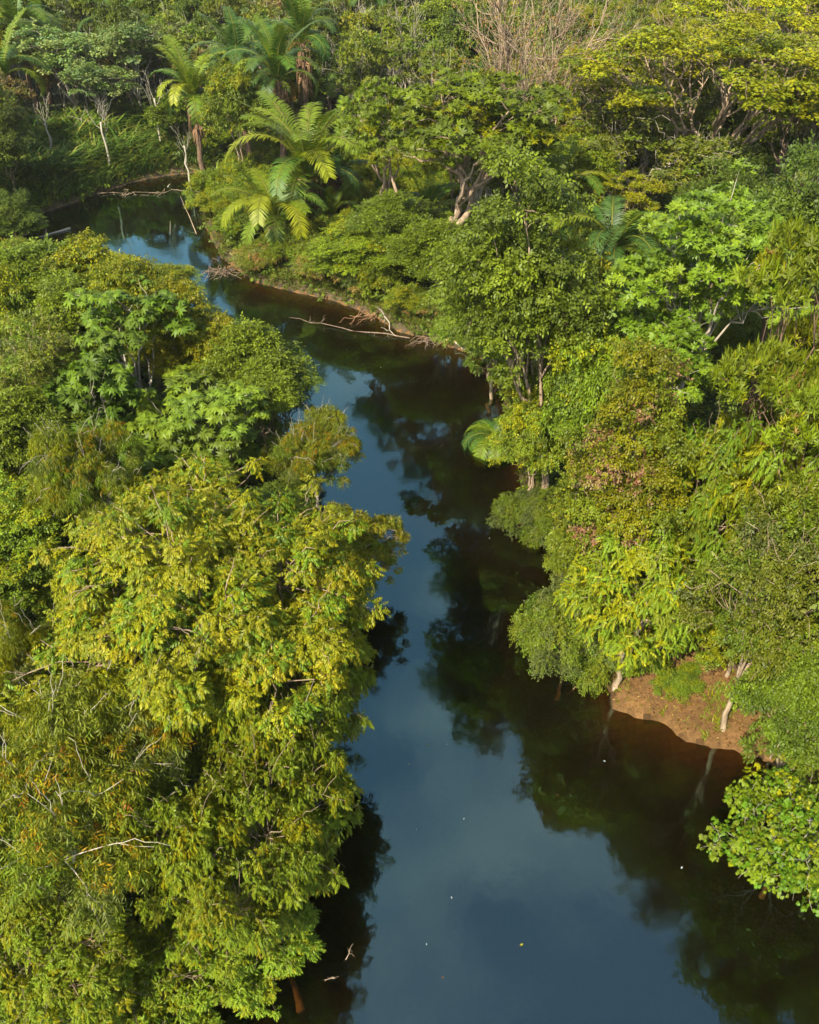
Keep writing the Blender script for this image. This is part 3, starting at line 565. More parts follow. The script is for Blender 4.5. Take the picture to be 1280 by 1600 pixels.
tree('round_yellow', 205, 528, 140, 8.0, 'golden-tipped bushy tree beside the blue strip of water', rot=2)
tree('round_green', 120, 545, 180, 8.0, 'green bushy tree with a dark hollow below it in the left grove', rot=3)
tree('blue_fine', 318, 562, 130, 6.0, 'blue-green fine-leaved tree at the water edge of the upper left grove')
tree('round_yellow', 280, 565, 150, 7.8, 'bright yellow bushy tree in front of the blue-green tree', rot=4.4, short='the bright yellow bushy tree')
tree('round_green', 392, 590, 150, 7.0, 'olive-green bushy tree whose branch tips reach over the river', rot=5)
tree('blue_fine', 440, 600, 110, 6.0, 'grey-green fine-leaved tree at the tip of the left bank', rot=2)
tree('round_yellow', 20, 540, 130, 8.0, 'small yellow-green bushy tree above the grey-olive one at the left edge', rot=1.1)
tree('round_green', 410, 640, 120, 6.0, 'small green bushy tree between the river tip and the drooping tree', rot=.4)
tree('round_yellow', 230, 520, 110, 8.0, 'small lime-tinted bushy tree behind the slender palmate tree', rot=.9)
# right bank, near
tree('lobed', 1250, 1275, 235, 5.0, 'lobed-leaf tree leaning over brown water at the right edge below the clay bank', short='the lobed-leaf tree by the clay bank')
tree('round_green', 1268, 1080, 170, 7.5, 'leafy green tree behind the clay bank at the right edge', rot=1.2)
tree('willowy_pale', 1225, 1135, 80, 3.0, 'small twiggy olive bush at the right end of the clay bank', cat='bush', rot=2)
tree('round_yellow', 1160, 985, 160, 5.0, 'shiny-leaved shrubby tree just above the clay bank', rot=2.0)
tree('willowy_pale', 1200, 930, 260, 11.0, 'thin olive tree with many bare pale twigs at the right edge', short='the thin twiggy tree on the right edge')
tree('hanging', 895, 945, 140, 6.0, 'rounded grey-green bush hanging over the dark water left of the clay bank', cat='bush', short='the hanging grey-green bush')
tree('feather_right', 1000, 900, 210, 9.5, 'bright green feather-leaved tree directly above the clay bank', short='the feather-leaved tree above the clay bank')
tree('feather_right', 1050, 958, 150, 4.0, 'low ferny green tree growing on the clay bank', rot=2.6)
tree('flowering', 975, 745, 200, 13.5, 'tree dotted with dusty pink flower clusters on the right bank', short='the pink-flowered tree')
tree('vine_green', 890, 840, 60, 5.0, 'small leafy bush at the water foot of the pink-flowered tree', rot=1, cat='bush')
tree('layered', 1205, 640, 260, 17, 'tall tiered tree with upright yellow shoots on the right edge', short='the tall tiered tree')
tree('layered', 1225, 800, 240, 13, 'lower tiered yellow-green tree with drooping twigs below the tall tiered one', rot=2.5)
tree('feather_right', 1100, 790, 190, 12, 'dark green feathery tree with rusty leaf tips between flowered and tiered trees', rot=4)
tree('big_leaf', 1085, 490, 270, 15.0, 'bright green broad-leaved tree with glossy rosettes, highest on the right bank', short='the glossy broad-leaved tree')
tree('big_leaf', 1010, 600, 190, 11.0, 'lower glossy broad-leaved tree with bent pale limbs', rot=2.0)
tree('dark_round', 1220, 455, 200, 13.0, 'dark green rounded tree at the right edge behind the tiered tree', short='the dark rounded tree on the right edge')
tree('vine_green', 920, 640, 140, 11, 'vine-draped bright green tree right of the narrow water bend', rot=3, short='the vine-draped tree')
tree('vine_green', 840, 670, 110, 7.5, 'narrow vine-draped tree at the water edge with brown dead vines', rot=5)
tree('vine_green', 830, 590, 110, 6.0, 'leafy creeper mound over the shore above the feathery palm', rot=.7)
tree('hanging', 825, 775, 95, 3.0, 'small grey-green bush on a root clump at the water edge', rot=1.6, cat='bush')
tree('round_green', 775, 475, 150, 9.2, 'mid-green bushy tree above the tan log on the right shore', rot=1.9, short='the bushy tree above the tan log')
tree('round_green', 695, 418, 150, 6.5, 'yellow-green bushy tree overhanging the fallen branch', rot=4.1)
tree('vine_green', 865, 500, 140, 14, 'green bushy tree in front of the shaded palms', rot=3.1)
tree('dark_round', 900, 430, 170, 7.0, 'shaded dark tree behind the palms of the right bank')
tree('clumpy_big', 735, 240, 340, 15.5, 'great clump-crowned tree with several forked brown trunks on the far right bank', short='the great clump-crowned tree', zf=.74)
tree('clumpy_big', 610, 250, 170, 13.0, 'smaller clumpy tree left of the great forked-trunk tree', rot=2.6)
tree('round_green', 620, 370, 150, 6.0, 'soft green bushy tree in front of the great forked-trunk tree', rot=.2)
tree('vine_green', 560, 400, 130, 4.6, 'yellow-green leafy thicket on the point, right of the palm', rot=2.3)
tree('vine_green', 880, 290, 150, 9.5, 'light green leafy tree right of the forked trunks', rot=4)
tree('bare', 825, 128, 270, 19.0, 'large leafless tan tree with fan of thin rising branches', cat='bare tree', short='the large leafless tan tree')
tree('umbrella', 1120, 168, 500, 17.0, 'widest flat-topped tree with yellow canopy tiers and pale limbs', short='the widest flat-topped tree')
tree('umbrella', 1260, 95, 420, 18.0, 'flat-topped yellow tree cut off by the upper right corner', rot=2)
tree('umbrella_small', 985, 170, 240, 13.0, 'small flat-topped tree with golden foliage next to the leafless tan tree', rot=1)
tree('umbrella_small', 1240, 230, 190, 13.0, 'lower flat-topped tree tier at the right edge', rot=3)
tree('twiggy_olive', 985, 260, 260, 11.0, 'tangled olive tree with drooping bare twigs below the flat-topped trees', short='the tangled olive tree')
tree('twiggy_olive', 1100, 310, 230, 9.0, 'half-bare tree with long arching pale branches above the glossy tree', rot=2.4)
tree('dark_round', 1130, 385, 170, 9.0, 'dark shaded tree between the glossy tree and the arching branches', rot=2)
tree('twiggy_olive', 1240, 345, 130, 9.5, 'ochre twiggy tree at the right edge above the dark rounded tree', rot=4)
spawn('leaning', 7.6, 41.5, 11.6, 3.2, 'tree leaning out from the right bank over the bend, above the tan log', 'tree', rot=0.1)
spawn('leaning', 7.3, 36.0, 16.5, 3.3, 'tall leafy tree leaning over the water just upstream of the small root-clump bush', 'tree', rot=-.1)  # added this tall and leaning so its reflection darkens the middle of the river
# trees just outside the right edge, mirrored in the lower right water
for k_, x_, y_, h_, R_, l_ in (('round_green', 17.5, 19.5, 15.0, 4.2, 'tall tree beyond the right edge whose reflection darkens the lower right water'), ('feather_right', 15.2, 24.5, 14.0, 3.6, 'tall tree on the right bank behind the lobed-leaf tree, seen in the water'), ('vine_green', 20.5, 15.5, 13.0, 3.8, 'vine-hung tree beyond the lower right corner of the photo')): spawn(k_, x_, y_, h_, R_, l_, 'tree')
# far bank
tree('vine_green', 368, 175, 85, 12.0, 'tall trunk column wrapped in vines at the far river bend', short='the vine-wrapped trunk column', name='vine_wrapped_tree')
tree('dark_round', 8, 235, 90, 8.0, 'dark bushy tree at the left edge above the inlet', short='the dark tree at the left inlet')
tree('dark_round', 15, 325, 90, 5.0, 'dark drooping bush dipping into the inlet at the left edge', rot=2)
tree('far_grey', 110, 120, 150, 10.0, 'grey-green open-crowned tree with white limbs behind the cane bank', short='the grey-green open-crowned tree')
tree('far_grey', 210, 110, 120, 10.5, 'grey-green tree with a leaning white trunk right of its open-crowned neighbour', rot=2)
tree('far_grey', 160, 160, 110, 7.5, 'small silvery tree with forked white stems above the cane', rot=1)
tree('white_snag', 158, 195, 50, 8.0, 'thin forked white trunk rising from the cane bank', cat='tree')
tree('white_snag', 72, 195, 45, 8.0, 'crooked white trunk with bare side branches at the left of the cane bank', cat='tree', rot=2)
tree('white_snag', 242, 160, 40, 9.0, 'leaning thin white trunk left of the leaning palms', cat='tree', rot=4)
tree('white_snag', 284, 205, 45, 7.0, 'bent white snag by the far waterline', cat='tree', rot=5)
tree('far_green', 280, 190, 80, 6.0, 'small bushy tree behind the bent white snag')
tree('bare_small', 640, 60, 70, 14.0, 'slim bare white tree rising near the top centre', cat='bare tree', short='the slim bare white tree')
tree('bare_small', 560, 130, 120, 11.0, 'leaning bare-limbed tree between the far palms and the great clumpy tree', cat='bare tree', rot=2)
tree('far_russet', 215, 15, 120, 11.0, 'reddish brown tree at the top edge behind the grey-green ones', short='the reddish tree at the top edge')

# palms
def palm_at(px, py, wpx, hc, label, seed, nfr=(7, 8, 5, 2), tr=2, short=None, lean=(0, 0)):
    zc = hc+1.0; x, y = G(px, py, zc); dep = P(x, y, zc)[2]; s = wpx/FPX*dep/5.1
    LM.append((px, py, short)) if short else None
    return palm(x, y, hc, s, label, nfr, rot=seed*1.3, seed=seed, tr=tr, lean=lean, gold=seed in (1, 2, 5, 19, 21))
palm_at(482, 285, 165, 4.2, 'golden-fronded palm standing on the river point, its upright fronds lit yellow', 1, (9, 8, 3, 1), 1, short='the golden palm on the point')
palm_at(432, 345, 130, 2.2, 'lower arching palm left of the golden one on the river point', 2, (3, 9, 5, 1), 1)
palm_at(530, 280, 110, 3.4, 'shaded green palm behind the golden one', 3, (5, 6, 4, 2), 1)
palm_at(370, 70, 110, 11, 'tall palm above the vine-wrapped trunk column', 4, short='the tall palm above the column')
palm_at(298, 128, 100, 8.5, 'yellow-fronded palm leaning at the far bend', 5, short='the yellow-fronded palm at the far bend')
palm_at(435, 132, 110, 9, 'broad dark palm right of the vine-wrapped column', 6)
palm_at(472, 66, 96, 11, 'palm with rigid upright fronds at upper centre left', 7, (9, 6, 3, 1), short='the rigid upright palm')
palm_at(505, 160, 90, 4, 'shadowed palm behind the golden palm with brown fronds', 8, (3, 6, 6, 3))
palm_at(400, 170, 80, 4, 'small shaded palm right of the vine-wrapped trunk', 9, (3, 6, 5, 2))
palm_at(30, 55, 95, 9, 'tall palm in the upper left corner', 10, short='the upper left corner palm')
palm_at(60, 75, 90, 6.5, 'lower palm beside the upper left corner palm, with one yellow frond', 11)
palm_at(8, 130, 100, 6, 'brown-tinged palm cut by the left edge above the inlet', 12, (3, 7, 6, 3))
palm_at(185, 60, 85, 7, 'far palm behind the grey-green trees', 13)
palm_at(110, 20, 80, 8, 'far palm near the top edge between the corner palm and reddish tree', 14)
palm_at(400, 8, 90, 9, 'far palm at the top edge left of centre', 15)
palm_at(590, 25, 70, 8, 'distant palm near the slim bare white tree', 16)
palm_at(955, 400, 150, 5.5, 'shaded palm with broad dark fronds and fibrous trunk on the right bank', 17, (1, 9, 9, 4), 2, short='the shaded right bank palm')
palm_at(905, 480, 150, 3.4, 'low dark palm in deep shade beneath the shaded one', 18, (4, 8, 6, 1), 1)
palm_at(872, 315, 110, 6.5, 'small golden-crowned palm right of the forked trunks', 19, (5, 6, 3, 1))
palm_at(780, 635, 95, 1.4, 'grey-green ferny palm dipping over the water at the bend', 20, (0, 0, 20, 0), 1, short='the ferny palm at the bend')
palm_at(1200, 840, 190, 3.0, 'yellow-green palm hidden low among the tiered trees', 21, (2, 8, 5, 1), 1)
palm_at(665, 350, 100, 1.5, 'small stemless palm below the great clump-crowned tree', 22, (3, 6, 4, 0), 1)
palm_at(520, 345, 70, 1.2, 'small bright palm at the foot of the golden one', 23, (4, 5, 2, 0), 1)
palm_at(915, 10, 90, 8, 'distant palm at the top edge right of the leafless tree', 24)

# shrubs on the banks
SH = [('shrub_mass', 345, 300, 75, 2.6, 'fresh green creeper mound at the very tip of the river point'), ('shrub_mass', 335, 330, 55, 1.8, 'low green creeper mound under the tip mound'),
      ('shrub_mass', 375, 360, 75, 2.3, 'dark-leaved shrub at the foot of the arching palm'), ('shrub_mass', 385, 290, 70, 2.8, 'feathery green shrub behind the arching palm'),
      ('shrub_dry', 405, 410, 75, 1.7, 'dry brown-green shrub on the eroded shore of the point'), ('shrub_mass', 445, 400, 70, 2.0, 'yellow-green shrub between arching palm and shore'),
      ('shrub_dry', 500, 425, 80, 2.0, 'twiggy olive shrub along the shore below the golden palm'), ('shrub_dry', 555, 440, 75, 2.2, 'second twiggy shrub along the shore right of the first'),
      ('shrub_mass', 600, 440, 70, 2.6, 'bright shrub above the reddish root tangle'), ('shrub_mass', 640, 480, 60, 2.0, 'light green shrub on the slope behind the fallen branch'),
      ('shrub_dry', 660, 492, 55, 1.2, 'dry leafy shrub beside the tan log'), ('shrub_mass', 480, 330, 70, 3.4, 'vine-smothered shrub at the trunk of the golden palm'),
      ('shrub_mass', 470, 380, 70, 2.2, 'round green shrub in the middle of the point'), ('shrub_mass', 1060, 1075, 60, .8, 'small bright seedling clump on the bare clay bank'),
      ('shrub_dry', 1215, 1055, 90, 1.6, 'brownish shrub where the clay bank meets the forest'), ('shrub_mass', 985, 1030, 85, 1.6, 'grassy green shrub at the left end of the clay bank'),
      ('shrub_mass', 1245, 1165, 90, 1.8, 'leafy shrub at the lower right corner of the clay bank'), ('shrub_mass', 955, 880, 80, 3.0, 'shrub between the hanging bush and the feather-leaved tree'),
      ('shrub_mass', 120, 960, 110, 3.0, 'shady shrub left of the largest feathery tree'), ('shrub_dry', 560, 330, 70, 2.6, 'ochre shrub behind the small bright palm'),
      ('shrub_mass', 320, 150, 60, 4.0, 'vine mass under the yellow-fronded palm'), ('shrub_mass', 330, 225, 60, 2.4, 'shrub left of the foot of the vine-wrapped column'), ('shrub_dry', 405, 240, 60, 1.5, 'brown tangled brush at the far end of the river')]
for k_, px, py, wp, h_, lb in SH: tree(k_, px, py, wp, h_, lb, 'shrub')

# ------------------------------------------------------------------ the rest of the forest, tree by tree
rng = np.random.default_rng(77)
DESC = {'far_green': ('mid-green', 'round-crowned'), 'far_yellow': ('yellow-green', 'bushy'), 'far_dark': ('dark green', 'dense'), 'far_olive': ('olive', 'thin-leaved'), 'far_grey': ('grey-green', 'open-crowned'),
        'umbrella_small': ('golden', 'flat-topped'), 'twiggy_olive': ('olive', 'twiggy'), 'far_russet': ('russet', 'thin-leaved'), 'round_green': ('mid-green', 'bushy'), 'round_yellow': ('yellow-green', 'bushy'), 'vine_green': ('leafy', 'vine-hung'), 'dark_round': ('dark green', 'bushy'), 'shrub_mass': ('green', 'low'), 'bare_small': ('bare', 'slim'), 'cecropia_low': ('palmate', 'low')}
taken = [(a[1], a[2], a[3]) for a in ALL]
def free(x, y, r, k):
    for (a, b, c) in taken:
        if (a-x)**2+(b-y)**2 < (k*(r+c))**2: return False
    return True
cand = 0; fills = []
while cand < 40000 and len(fills) < 430:
    cand += 1
    y = rng.uniform(12, 170) if cand > 3000 else rng.uniform(60, 130); half = 0.47*(y*.79+17)+4; x = rng.uniform(-half, half)
    far = y > 62
    sdv = float(river_sd(np.array([x]), np.array([y]))[0])
    if far: R = rng.uniform(2.3, 4.4); h = rng.uniform(6, 12)
    else: R = rng.uniform(1.6, 2.8); h = rng.uniform(3.0, 5.0)
    if sdv < (R*0.6 if not far else R*0.9): continue
    if sandw(x, y) > .25: continue
    # keep the cane bank and the open point low
    px, py, dp = P(x, y, 1.0)
    if 30 < px < 345 and 195 < py < 350: continue
    if 300 < px < 700 and 255 < py < 540: h = min(h, 2.2); R = min(R, 1.4)
    if y < 62 and not free(x, y, R, .62): continue
    if far and not free(x, y, R, .52): continue
    if not far and sum(1 for f_ in fills if not f_[4]) > 90: continue
    taken.append((x, y, R)); fills.append((x, y, R, h, far))
CNT = {}
words_used = {}
for (x, y, R, h, far) in fills:
    px, py, dp = P(x, y, h*.7); u = rng.random()
    if h < 2.6: key = 'shrub_mass'
    elif far:
        if px > 880: key = ['umbrella_small', 'far_olive', 'umbrella_small', 'far_yellow', 'twiggy_olive', 'far_green'][min(5, int(u*6.2))]
        elif px > 720: key = ['far_olive', 'umbrella_small', 'far_yellow', 'far_green', 'twiggy_olive', 'far_dark'][min(5, int(u*6.2))]
        elif px > 480: key = ['far_green', 'far_olive', 'far_yellow', 'far_dark', 'bare_small'][min(4, int(u*5))]
        else: key = ['far_green', 'far_dark', 'far_grey', 'far_olive', 'far_russet', 'far_yellow'][min(5, int(u*7))]
        if key == 'umbrella_small': h *= 1.12; R *= 1.2
    else:
        key = ['round_green', 'dark_round', 'vine_green', 'round_yellow'][min(3, int(u*4.5))]
    ds = sorted(LM, key=lambda l: (l[0]-px)**2+1.5*(l[1]-py)**2)[:2]
    (lx, ly, lp) = ds[0]; dx, dy = px-lx, py-ly; dist = math.hypot(dx, dy)
    rel = ('behind' if dy < -abs(dx) else 'in front of' if dy > abs(dx) else 'left of' if dx < 0 else 'right of')
    far_w = 'just ' if dist < 60 else '' if dist < 140 else 'well '
    d1, d2 = DESC[key]; sz = 'small' if h*R < 30 else 'tall' if h > 11.5 else ''
    lab = ' '.join(f"{sz} {d1} {d2} {'shrub' if key == 'shrub_mass' else 'tree'} {far_w}{rel} {lp}".split())
    n = words_used.get(lab, 0); words_used[lab] = n+1
    if n: lab = lab.replace(far_w+rel if far_w else rel, ['farther', 'much farther', 'partly hidden', 'second', 'half-hidden', 'farthest'][min(n-1, 5)]+' '+rel, 1)
    spawn(key, x, y, h, R, lab, 'shrub' if key == 'shrub_mass' else 'tree', 'trees filling the forest' if key != 'shrub_mass' else 'shrubs between the trees', name=KINDNAME.get(key, 'forest_tree'))
print('fills', len(fills), 'all', len(ALL))
# base check for the trees set by hand
for o, x, y, R, c in ALL[:len(ALL)-len(fills)]:
    s_ = float(river_sd(np.array([x]), np.array([y]))[0])
    if s_ < 0.2: print('WET', round(s_, 1), [round(v) for v in P(x, y, 0)[:2]], o['label'][:60])

# ------------------------------------------------------------------ ground cover nobody could count
def stuff(name, mesh, label):
    o = bpy.data.objects.new(name, mesh); COL.objects.link(o); o['kind'] = 'stuff'; o['label'] = label; o['category'] = 'undergrowth'; return o
rng = np.random.default_rng(5)
T = [t_sprig(rng, .4, 6, .2, .1) for _ in range(3)]+[t_leafy(rng)]
N_ = 90000; yy = 8+rng.random(N_)**1.0*100; xx = rng.uniform(-1, 1, N_)*(0.5*(yy*.79+17)+6); s_ = river_sd(xx, yy); sw_ = sandw(xx, yy); pm = rng.random(N_)
keep = (s_ > 0.15) & (sw_ < .35) & (pm < np.clip(45/(yy+10), .25, 1)); xx, yy, s_ = xx[keep], yy[keep], s_[keep]
zz = ground_z(xx, yy)+rng.random(len(xx))**1.5*np.clip(s_*1.2, .15, 1.3); pos = np.stack([xx, yy, zz], 1); acc = Acc(); n = len(pos)
patch = (0.5+0.5*wob(xx, yy, .35))[:, None]; c1 = pick(rng, p_mass, n); c2 = pick(rng, p_dark, n); cc = c1*patch+c2*(1-patch)
place_templates(acc, rng, T, pos, rng.normal(0, 1, (n, 3))*[1, 1, .4], rng.normal(0, .35, (n, 3))+[0, -.2, 1], rng.uniform(.7, 1.5, n)*np.clip(yy/45, 1, 2.0), cc)
stuff('undergrowth', acc.mesh('undergrowth', M_LEAF), 'leafy undergrowth covering the forest floor between the trees'); print('undergrowth', n)
# tall cane on the far bank
def scatter_px(n, x0, x1, y0, y1):
    """even spread over the ground seen between these picture limits"""
    a = np.array([G(x0, y0), G(x1, y0), G(x0, y1), G(x1, y1)]); return rng.uniform(a[:, 0].min(), a[:, 0].max(), n), rng.uniform(a[:, 1].min(), a[:, 1].max(), n)
T = [t_blade(rng, 1.5, .05, 5) for _ in range(5)]
xx, yy = scatter_px(9000, 20, 350, 215, 345); s_ = river_sd(xx, yy); q = np.array([P(a, b, 0)[0] for a, b in zip(xx, yy)]); k = (s_ > .35) & (s_ < 17) & (q > 15) & (q < 345); xx, yy, s_ = xx[k], yy[k], s_[k]; n = len(xx)
acc = Acc(); cc = pick(rng, pp(((128, 156, 60), 3), ((150, 168, 70), 2), ((100, 134, 54), 2.4), ((190, 180, 90), .9)), n)*(1+.25*wob(xx, yy, .4))[:, None]
up = np.tile([0, 0, 1.0], (n, 1)); fw = np.stack([np.cos(xx*9), np.sin(yy*7+xx*13), np.zeros(n)], 1)+rng.normal(0, .3, (n, 3))*[1, 1, 0]
place_templates(acc, rng, T, np.stack([xx, yy, ground_z(xx, yy)-.05], 1), fw, up, rng.uniform(.8, 2.0, n)*np.clip(.55+s_/3, .5, 1.5)*(1+.35*wob(xx, yy, .5)), cc)
stuff('tall_grass', acc.mesh('cane', M_LEAF), 'tall green cane covering the far bank of the inlet'); print('cane', n)
# bank grass along every shore and on the clay bank
N_ = 330000; yy = rng.uniform(12, 100, N_); xx = rng.uniform(-38, 25, N_); s_ = river_sd(xx, yy); sw_ = sandw(xx, yy)
k = (s_ > .12) & (s_ < 1.6) & (rng.random(N_) > .35) & (sw_ < .5); xx, yy, s_ = xx[k], yy[k], s_[k]; n = len(xx); acc = Acc()
T = [t_blade(rng, .6, .03, 5) for _ in range(4)]
cc = pick(rng, pp((OLV, 2), (GRN, 2), ((160, 140, 80), 1.4), ((120, 90, 50), .8)), n)
place_templates(acc, rng, T, np.stack([xx, yy, ground_z(xx, yy)-.03], 1), rng.normal(0, 1, (n, 3))*[1, 1, .1], np.tile([0, 0, 1.0], (n, 1))+rng.normal(0, .25, (n, 3)), rng.uniform(.5, 1.3, n), cc)
stuff('bank_grass', acc.mesh('bank_grass', M_LEAF), 'short mixed grass and dry stems along the river banks'); print('bankgrass', n)
# litter, pebbles and low weeds on the clay bank
acc = Acc(); N_ = 6500; xx = rng.uniform(SAND[0]-6, SAND[0]+6, N_); yy = rng.uniform(SAND[1]-4, SAND[1]+4, N_); s_ = river_sd(xx, yy); k = (s_ > .1) & (sandw(xx, yy) > .2); xx, yy = xx[k], yy[k]; n = len(xx)
T = [templ([quad_leaf((0, 0, 0), (0, 1, .1), (0, 0, 1), .14, .07, .2)])]; cc = pick(rng, pp(((150, 110, 60), 2), ((110, 80, 40), 2), ((190, 160, 90), 1), ((130, 130, 50), 1)), n)
place_templates(acc, rng, T, np.stack([xx, yy, ground_z(xx, yy)+.03], 1), rng.normal(0, 1, (n, 3))*[1, 1, .2], rng.normal(0, .3, (n, 3))+[0, 0, 1], rng.uniform(.4, 1.1, n), cc)
k = (wob(xx, yy, 1.1, 4) > .25) | (rng.random(n) < .05); k &= rng.random(n) < .55; xx, yy = xx[k], yy[k]; n = len(xx); T = [t_blade(rng, .35, .02, 7) for _ in range(4)]
place_templates(acc, rng, T, np.stack([xx, yy, ground_z(xx, yy)-.02], 1), rng.normal(0, 1, (n, 3))*[1, 1, .1], np.tile([0, 0, 1.0], (n, 1))+rng.normal(0, .25, (n, 3)), rng.uniform(.4, 1.3, n), pick(rng, pp((OLV, 2), (GRN, 3), (YEL, 1)), n))
stuff('leaf_litter', acc.mesh('leaf_litter', M_LEAF), 'fallen leaves and low weeds on the bare clay bank')
# wood beyond the last trees one can tell apart
acc = Acc(); T = [t_leafy(rng, .3, 4, 1.0, .6)]
n = 26000; ang = rng.uniform(-1.2, 1.2, n); dd = rng.uniform(165, 420, n); xx = np.sin(ang)*dd; yy = np.cos(ang)*dd
cellx = np.round(xx/8)*8; celly = np.round(yy/8)*8; hh = 8+4*wob(cellx, celly, 3.7); r2 = ((xx-cellx)**2+(yy-celly)**2)/32
zz = ground_z(xx, yy)+hh*np.sqrt(np.clip(1.15-r2, .05, 1)); cc = pick(rng, pp((GRN, 2), (OLV, 2), (MID, 2), (YEL, .7), (BLU, 1)), n)*(1+.3*wob(cellx, celly, 5.1))[:, None]
place_templates(acc, rng, T, np.stack([xx, yy, zz], 1), rng.normal(0, 1, (n, 3))*[1, 1, .4], rng.normal(0, .4, (n, 3))+[0, 0, 1], rng.uniform(1.4, 2.6, n), cc)
stuff('distant_forest', acc.mesh('distant_forest', M_LEAF), 'unbroken forest canopy beyond the nearer trees')

# ------------------------------------------------------------------ wood, roots and leaves at the water
def piece(name, label, cat, acc_, mat, group=None):
    o = bpy.data.objects.new(name, acc_.mesh(name, mat, True, False)); COL.objects.link(o); o['label'] = label; o['category'] = cat
    if group: o['group'] = group
    return o
def gp(px, py, z): x, y = G(px, py, z); return np.array([x, y, z])
rng = np.random.default_rng(9)
a = Acc(); a.add(*tube(curve(gp(692, 530, .25), gp(742, 540, .3), rng, 0, .01, 5), [.2, .19, .18, .17, .14], 9)); piece('log', 'thick sawn-off tan log lying on the right shore below the bushy tree', 'log', a, B_LOG)
def branchy(p, r0, n=5, l=1.0, k=6, zl=0.3):
    a = Acc(); p = np.array(p); a.add(*tube(p, np.linspace(r0, r0*.3, len(p)), k))
    for i in range(n):
        j = rng.integers(1, len(p)-1); d = norm(rng.normal(0, 1, 3)*[1, 1, .6]+[0, 0, zl]); a.add(*tube(curve(p[j], p[j]+d*l*rng.uniform(.4, 1), rng, 0, .08, 5), np.linspace(r0*.5, r0*.12, 5), 5))
    return a
piece('fallen_branch', 'long thin fallen branch lying across the water below the right shore', 'branch', branchy(curve(gp(640, 528, .1), gp(452, 496, .25), rng, .01, .012, 12), .05, 7, .8), B_WET)
piece('fallen_branch', 'pale forked dead branch sticking out of the reddish roots at the shore', 'branch', branchy(curve(gp(588, 478, .5), gp(618, 525, .15), rng, 0, .06, 6), .07, 4, 1.1), B_PALE)
piece('fallen_branch', 'crooked stick jutting into the water right of the tan log', 'branch', branchy(curve(gp(712, 535, .4), gp(742, 556, .05), rng, 0, .05, 6), .06, 3, .7), B_PALE)
piece('log', 'thin pale log floating in the far inlet at the left', 'log', branchy(curve(gp(110, 357, .05), gp(62, 370, .05), rng, 0, .01, 6), .13, 1, .8), B_PALE)
piece('stump', 'broken forked stump standing in the inlet behind the near left grove', 'stump', branchy([gp(28, 410, -.3), gp(28, 405, .5), gp(27, 398, 1.1)], .14, 3, .9), B_PALE)
piece('stick', 'slanting thin pole standing in the water near the river point', 'stick', branchy(curve(gp(308, 368, -.1), gp(282, 306, 1.6), rng, 0, .01, 5), .05, 0), B_TAN)
piece('stick', 'short upright stick in the bright blue reflection', 'stick', branchy([gp(266, 368, -.2), gp(266, 362, .7), gp(266, 345, 1.5)], .04, 0), B_PALE)
piece('stick', 'white stick floating by the far shore', 'stick', branchy([gp(262, 292, .02), gp(264, 289, .1), gp(266, 287, .25)], .05, 0), B_PALE)
piece('sunken_branch', 'twig breaking the water surface at the lower left edge of the dark reflection', 'branch', branchy(curve(gp(540, 1500, -.02), gp(552, 1474, .22), rng, 0, .05, 6), .018, 3, .3), B_TAN)
piece('sunken_branch', 'small snagged twig clump just above the water below the other twig', 'branch', branchy(curve(gp(508, 1532, .0), gp(530, 1526, .08), rng, 0, .06, 6), .014, 7, .22), B_TAN)
piece('sunken_log', 'orange-brown log lying under the shallow water at the bottom', 'log', branchy(curve(gp(470, 1580, -.22), gp(450, 1510, -.45), rng, 0, .03, 7), .14, 2, .9), B_ORANGE)
def roots(px0, px1, py, n, sp, label, spread_y=10, up=.8, mat=B_ORANGE):
    a = Acc(); P_ = []
    for i in range(n):
        x = px0+(px1-px0)*rng.random(); p = gp(x, py+rng.normal(0, spread_y*.25), rng.uniform(.1, up*.7)); P_.append(p); q = p+np.array([rng.normal(0, sp), -rng.uniform(.1, sp), 0]); q[2] = -.15
        a.add(*tube(curve(p, q, rng, -.06, .09, 7), np.linspace(.026, .008, 7), 5))
    P_ = np.array(P_)[np.argsort([q_[0] for q_ in P_])]; P_[:, 2] -= .03; a.add(*tube(P_, .02, 5))
    return piece('exposed_roots', label, 'roots', a, mat)
roots(790, 855, 806, 34, .7, 'rusty root mat under the small bush at the water edge')
roots(925, 950, 1035, 40, .7, 'bare hanging roots at the left end of the clay bank', 30, 1.1)
roots(560, 625, 488, 34, 1.2, 'reddish fibrous roots on the shore above the fallen branch', 12, .7)
roots(650, 745, 528, 46, 1.0, 'tangled dry roots around the tan log', 8, .6, B_WET)
roots(325, 420, 420, 60, 1.0, 'eroded root fringe along the tip of the river point', 24, .5, B_WET)
roots(60, 350, 300, 26, .8, 'low brown roots and sticks along the far waterline', 8, .3, B_TAN)
roots(745, 780, 575, 30, .9, 'straw coloured roots spilling into the water at the bend', 10, .6)
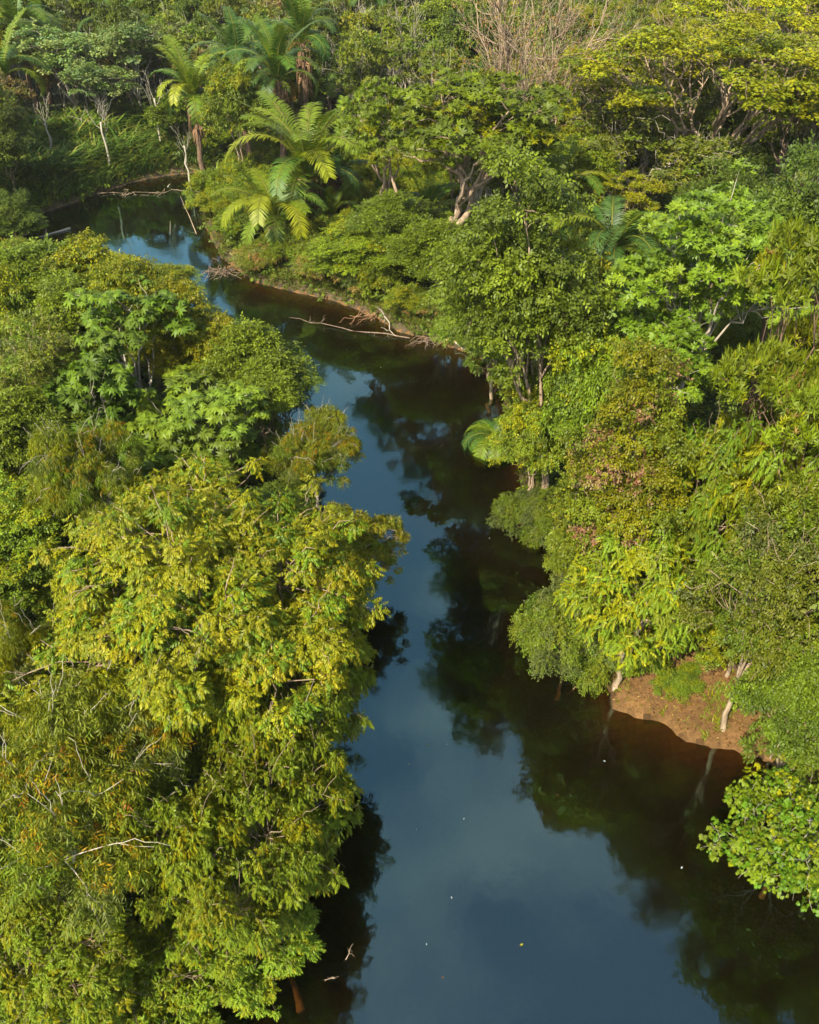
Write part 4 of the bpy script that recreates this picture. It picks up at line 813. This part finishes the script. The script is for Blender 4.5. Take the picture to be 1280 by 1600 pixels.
# floating leaves
lm = {}
for nm_, c in (('yellow', (200, 180, 40)), ('pale', (200, 205, 190)), ('brown', (150, 100, 50))):
    V, F, A = templ([quad_leaf((0, 0, .012), (0, 1, .0), (0, 0, 1), .13, .07, -.1)]); lm[nm_] = np_mesh('float_'+nm_, V, F, np.tile(np.array(lin(*c))*.45, (1, 1)), M_DRY)
FL = [(818, 1475, 'yellow', 'yellow leaf floating alone on the open blue water', 1.1), (697, 1162, 'pale', 'pale leaf floating at the edge of the dark tree reflection', .8), (668, 1164, 'yellow', 'small yellow leaf floating left of the pale one near the dark reflection', .6), (947, 1190, 'pale', 'pale leaf floating below the clay bank', .9), (1137, 1313, 'pale', 'thin pale leaf floating beside the lobed-leaf tree', .8),
      (724, 1281, 'pale', 'white speck of leaf on the blue water above centre', .6), (652, 1295, 'pale', 'white leaf on the blue water near the left dark reflection', .6), (706, 1405, 'pale', 'white leaf halfway down the open blue water', .7), (690, 1527, 'brown', 'brown leaf near the bottom of the open water', .7), (667, 1474, 'pale', 'tiny pale leaf left of the yellow one on the open water', .6),
      (873, 1243, 'brown', 'brown leaf floating in the brown reflection', .6), (595, 575, 'pale', 'tiny pale leaf drifting below the fallen branch', .9), (1064, 1358, 'pale', 'slim pale leaf in the dark water lower right', .9), (765, 842, 'pale', 'bright fleck of leaf by the dark frond reflection', .6), (640, 1195, 'yellow', 'yellow speck of leaf in the dark reflection', .5)]
for px, py, c, lb, s in FL:
    x, y = G(px, py, 0); o = bpy.data.objects.new('floating_leaf', lm[c]); COL.objects.link(o); o.location = (x, y, .004); o.rotation_euler = (0, 0, px*1.7); o.scale = (s, s, 1); o['label'] = lb; o['category'] = 'leaf'; o['group'] = 'leaves floating on the river'
print('proto faces', {k: v.get('faces') for k, v in PROTO.items()}, sum(v.get('faces') or 0 for v in PROTO.values()))

# ------------------------------------------------------------------ thin humid air
hv = np.array([(x, y, z) for x in (-3700, 3700) for y in (-3700, 3700) for z in (-6, 62)], float); hf = [(0, 1, 3, 2), (4, 6, 7, 5), (0, 4, 5, 1), (2, 3, 7, 6), (0, 2, 6, 4), (1, 5, 7, 3)]
m, t = new_mat('haze'); out = t.nodes.new('ShaderNodeOutputMaterial'); pv = t.nodes.new('ShaderNodeVolumePrincipled'); pv.inputs['Density'].default_value = 0.00009; pv.inputs['Color'].default_value = (0.95, 0.94, 0.80, 1); t.links.new(pv.outputs[0], out.inputs['Volume'])
hz = bpy.data.objects.new('haze', np_mesh('haze', hv, hf, None, m)); COL.objects.link(hz); hz['kind'] = 'stuff'; hz['label'] = 'thin humid haze over the forest'
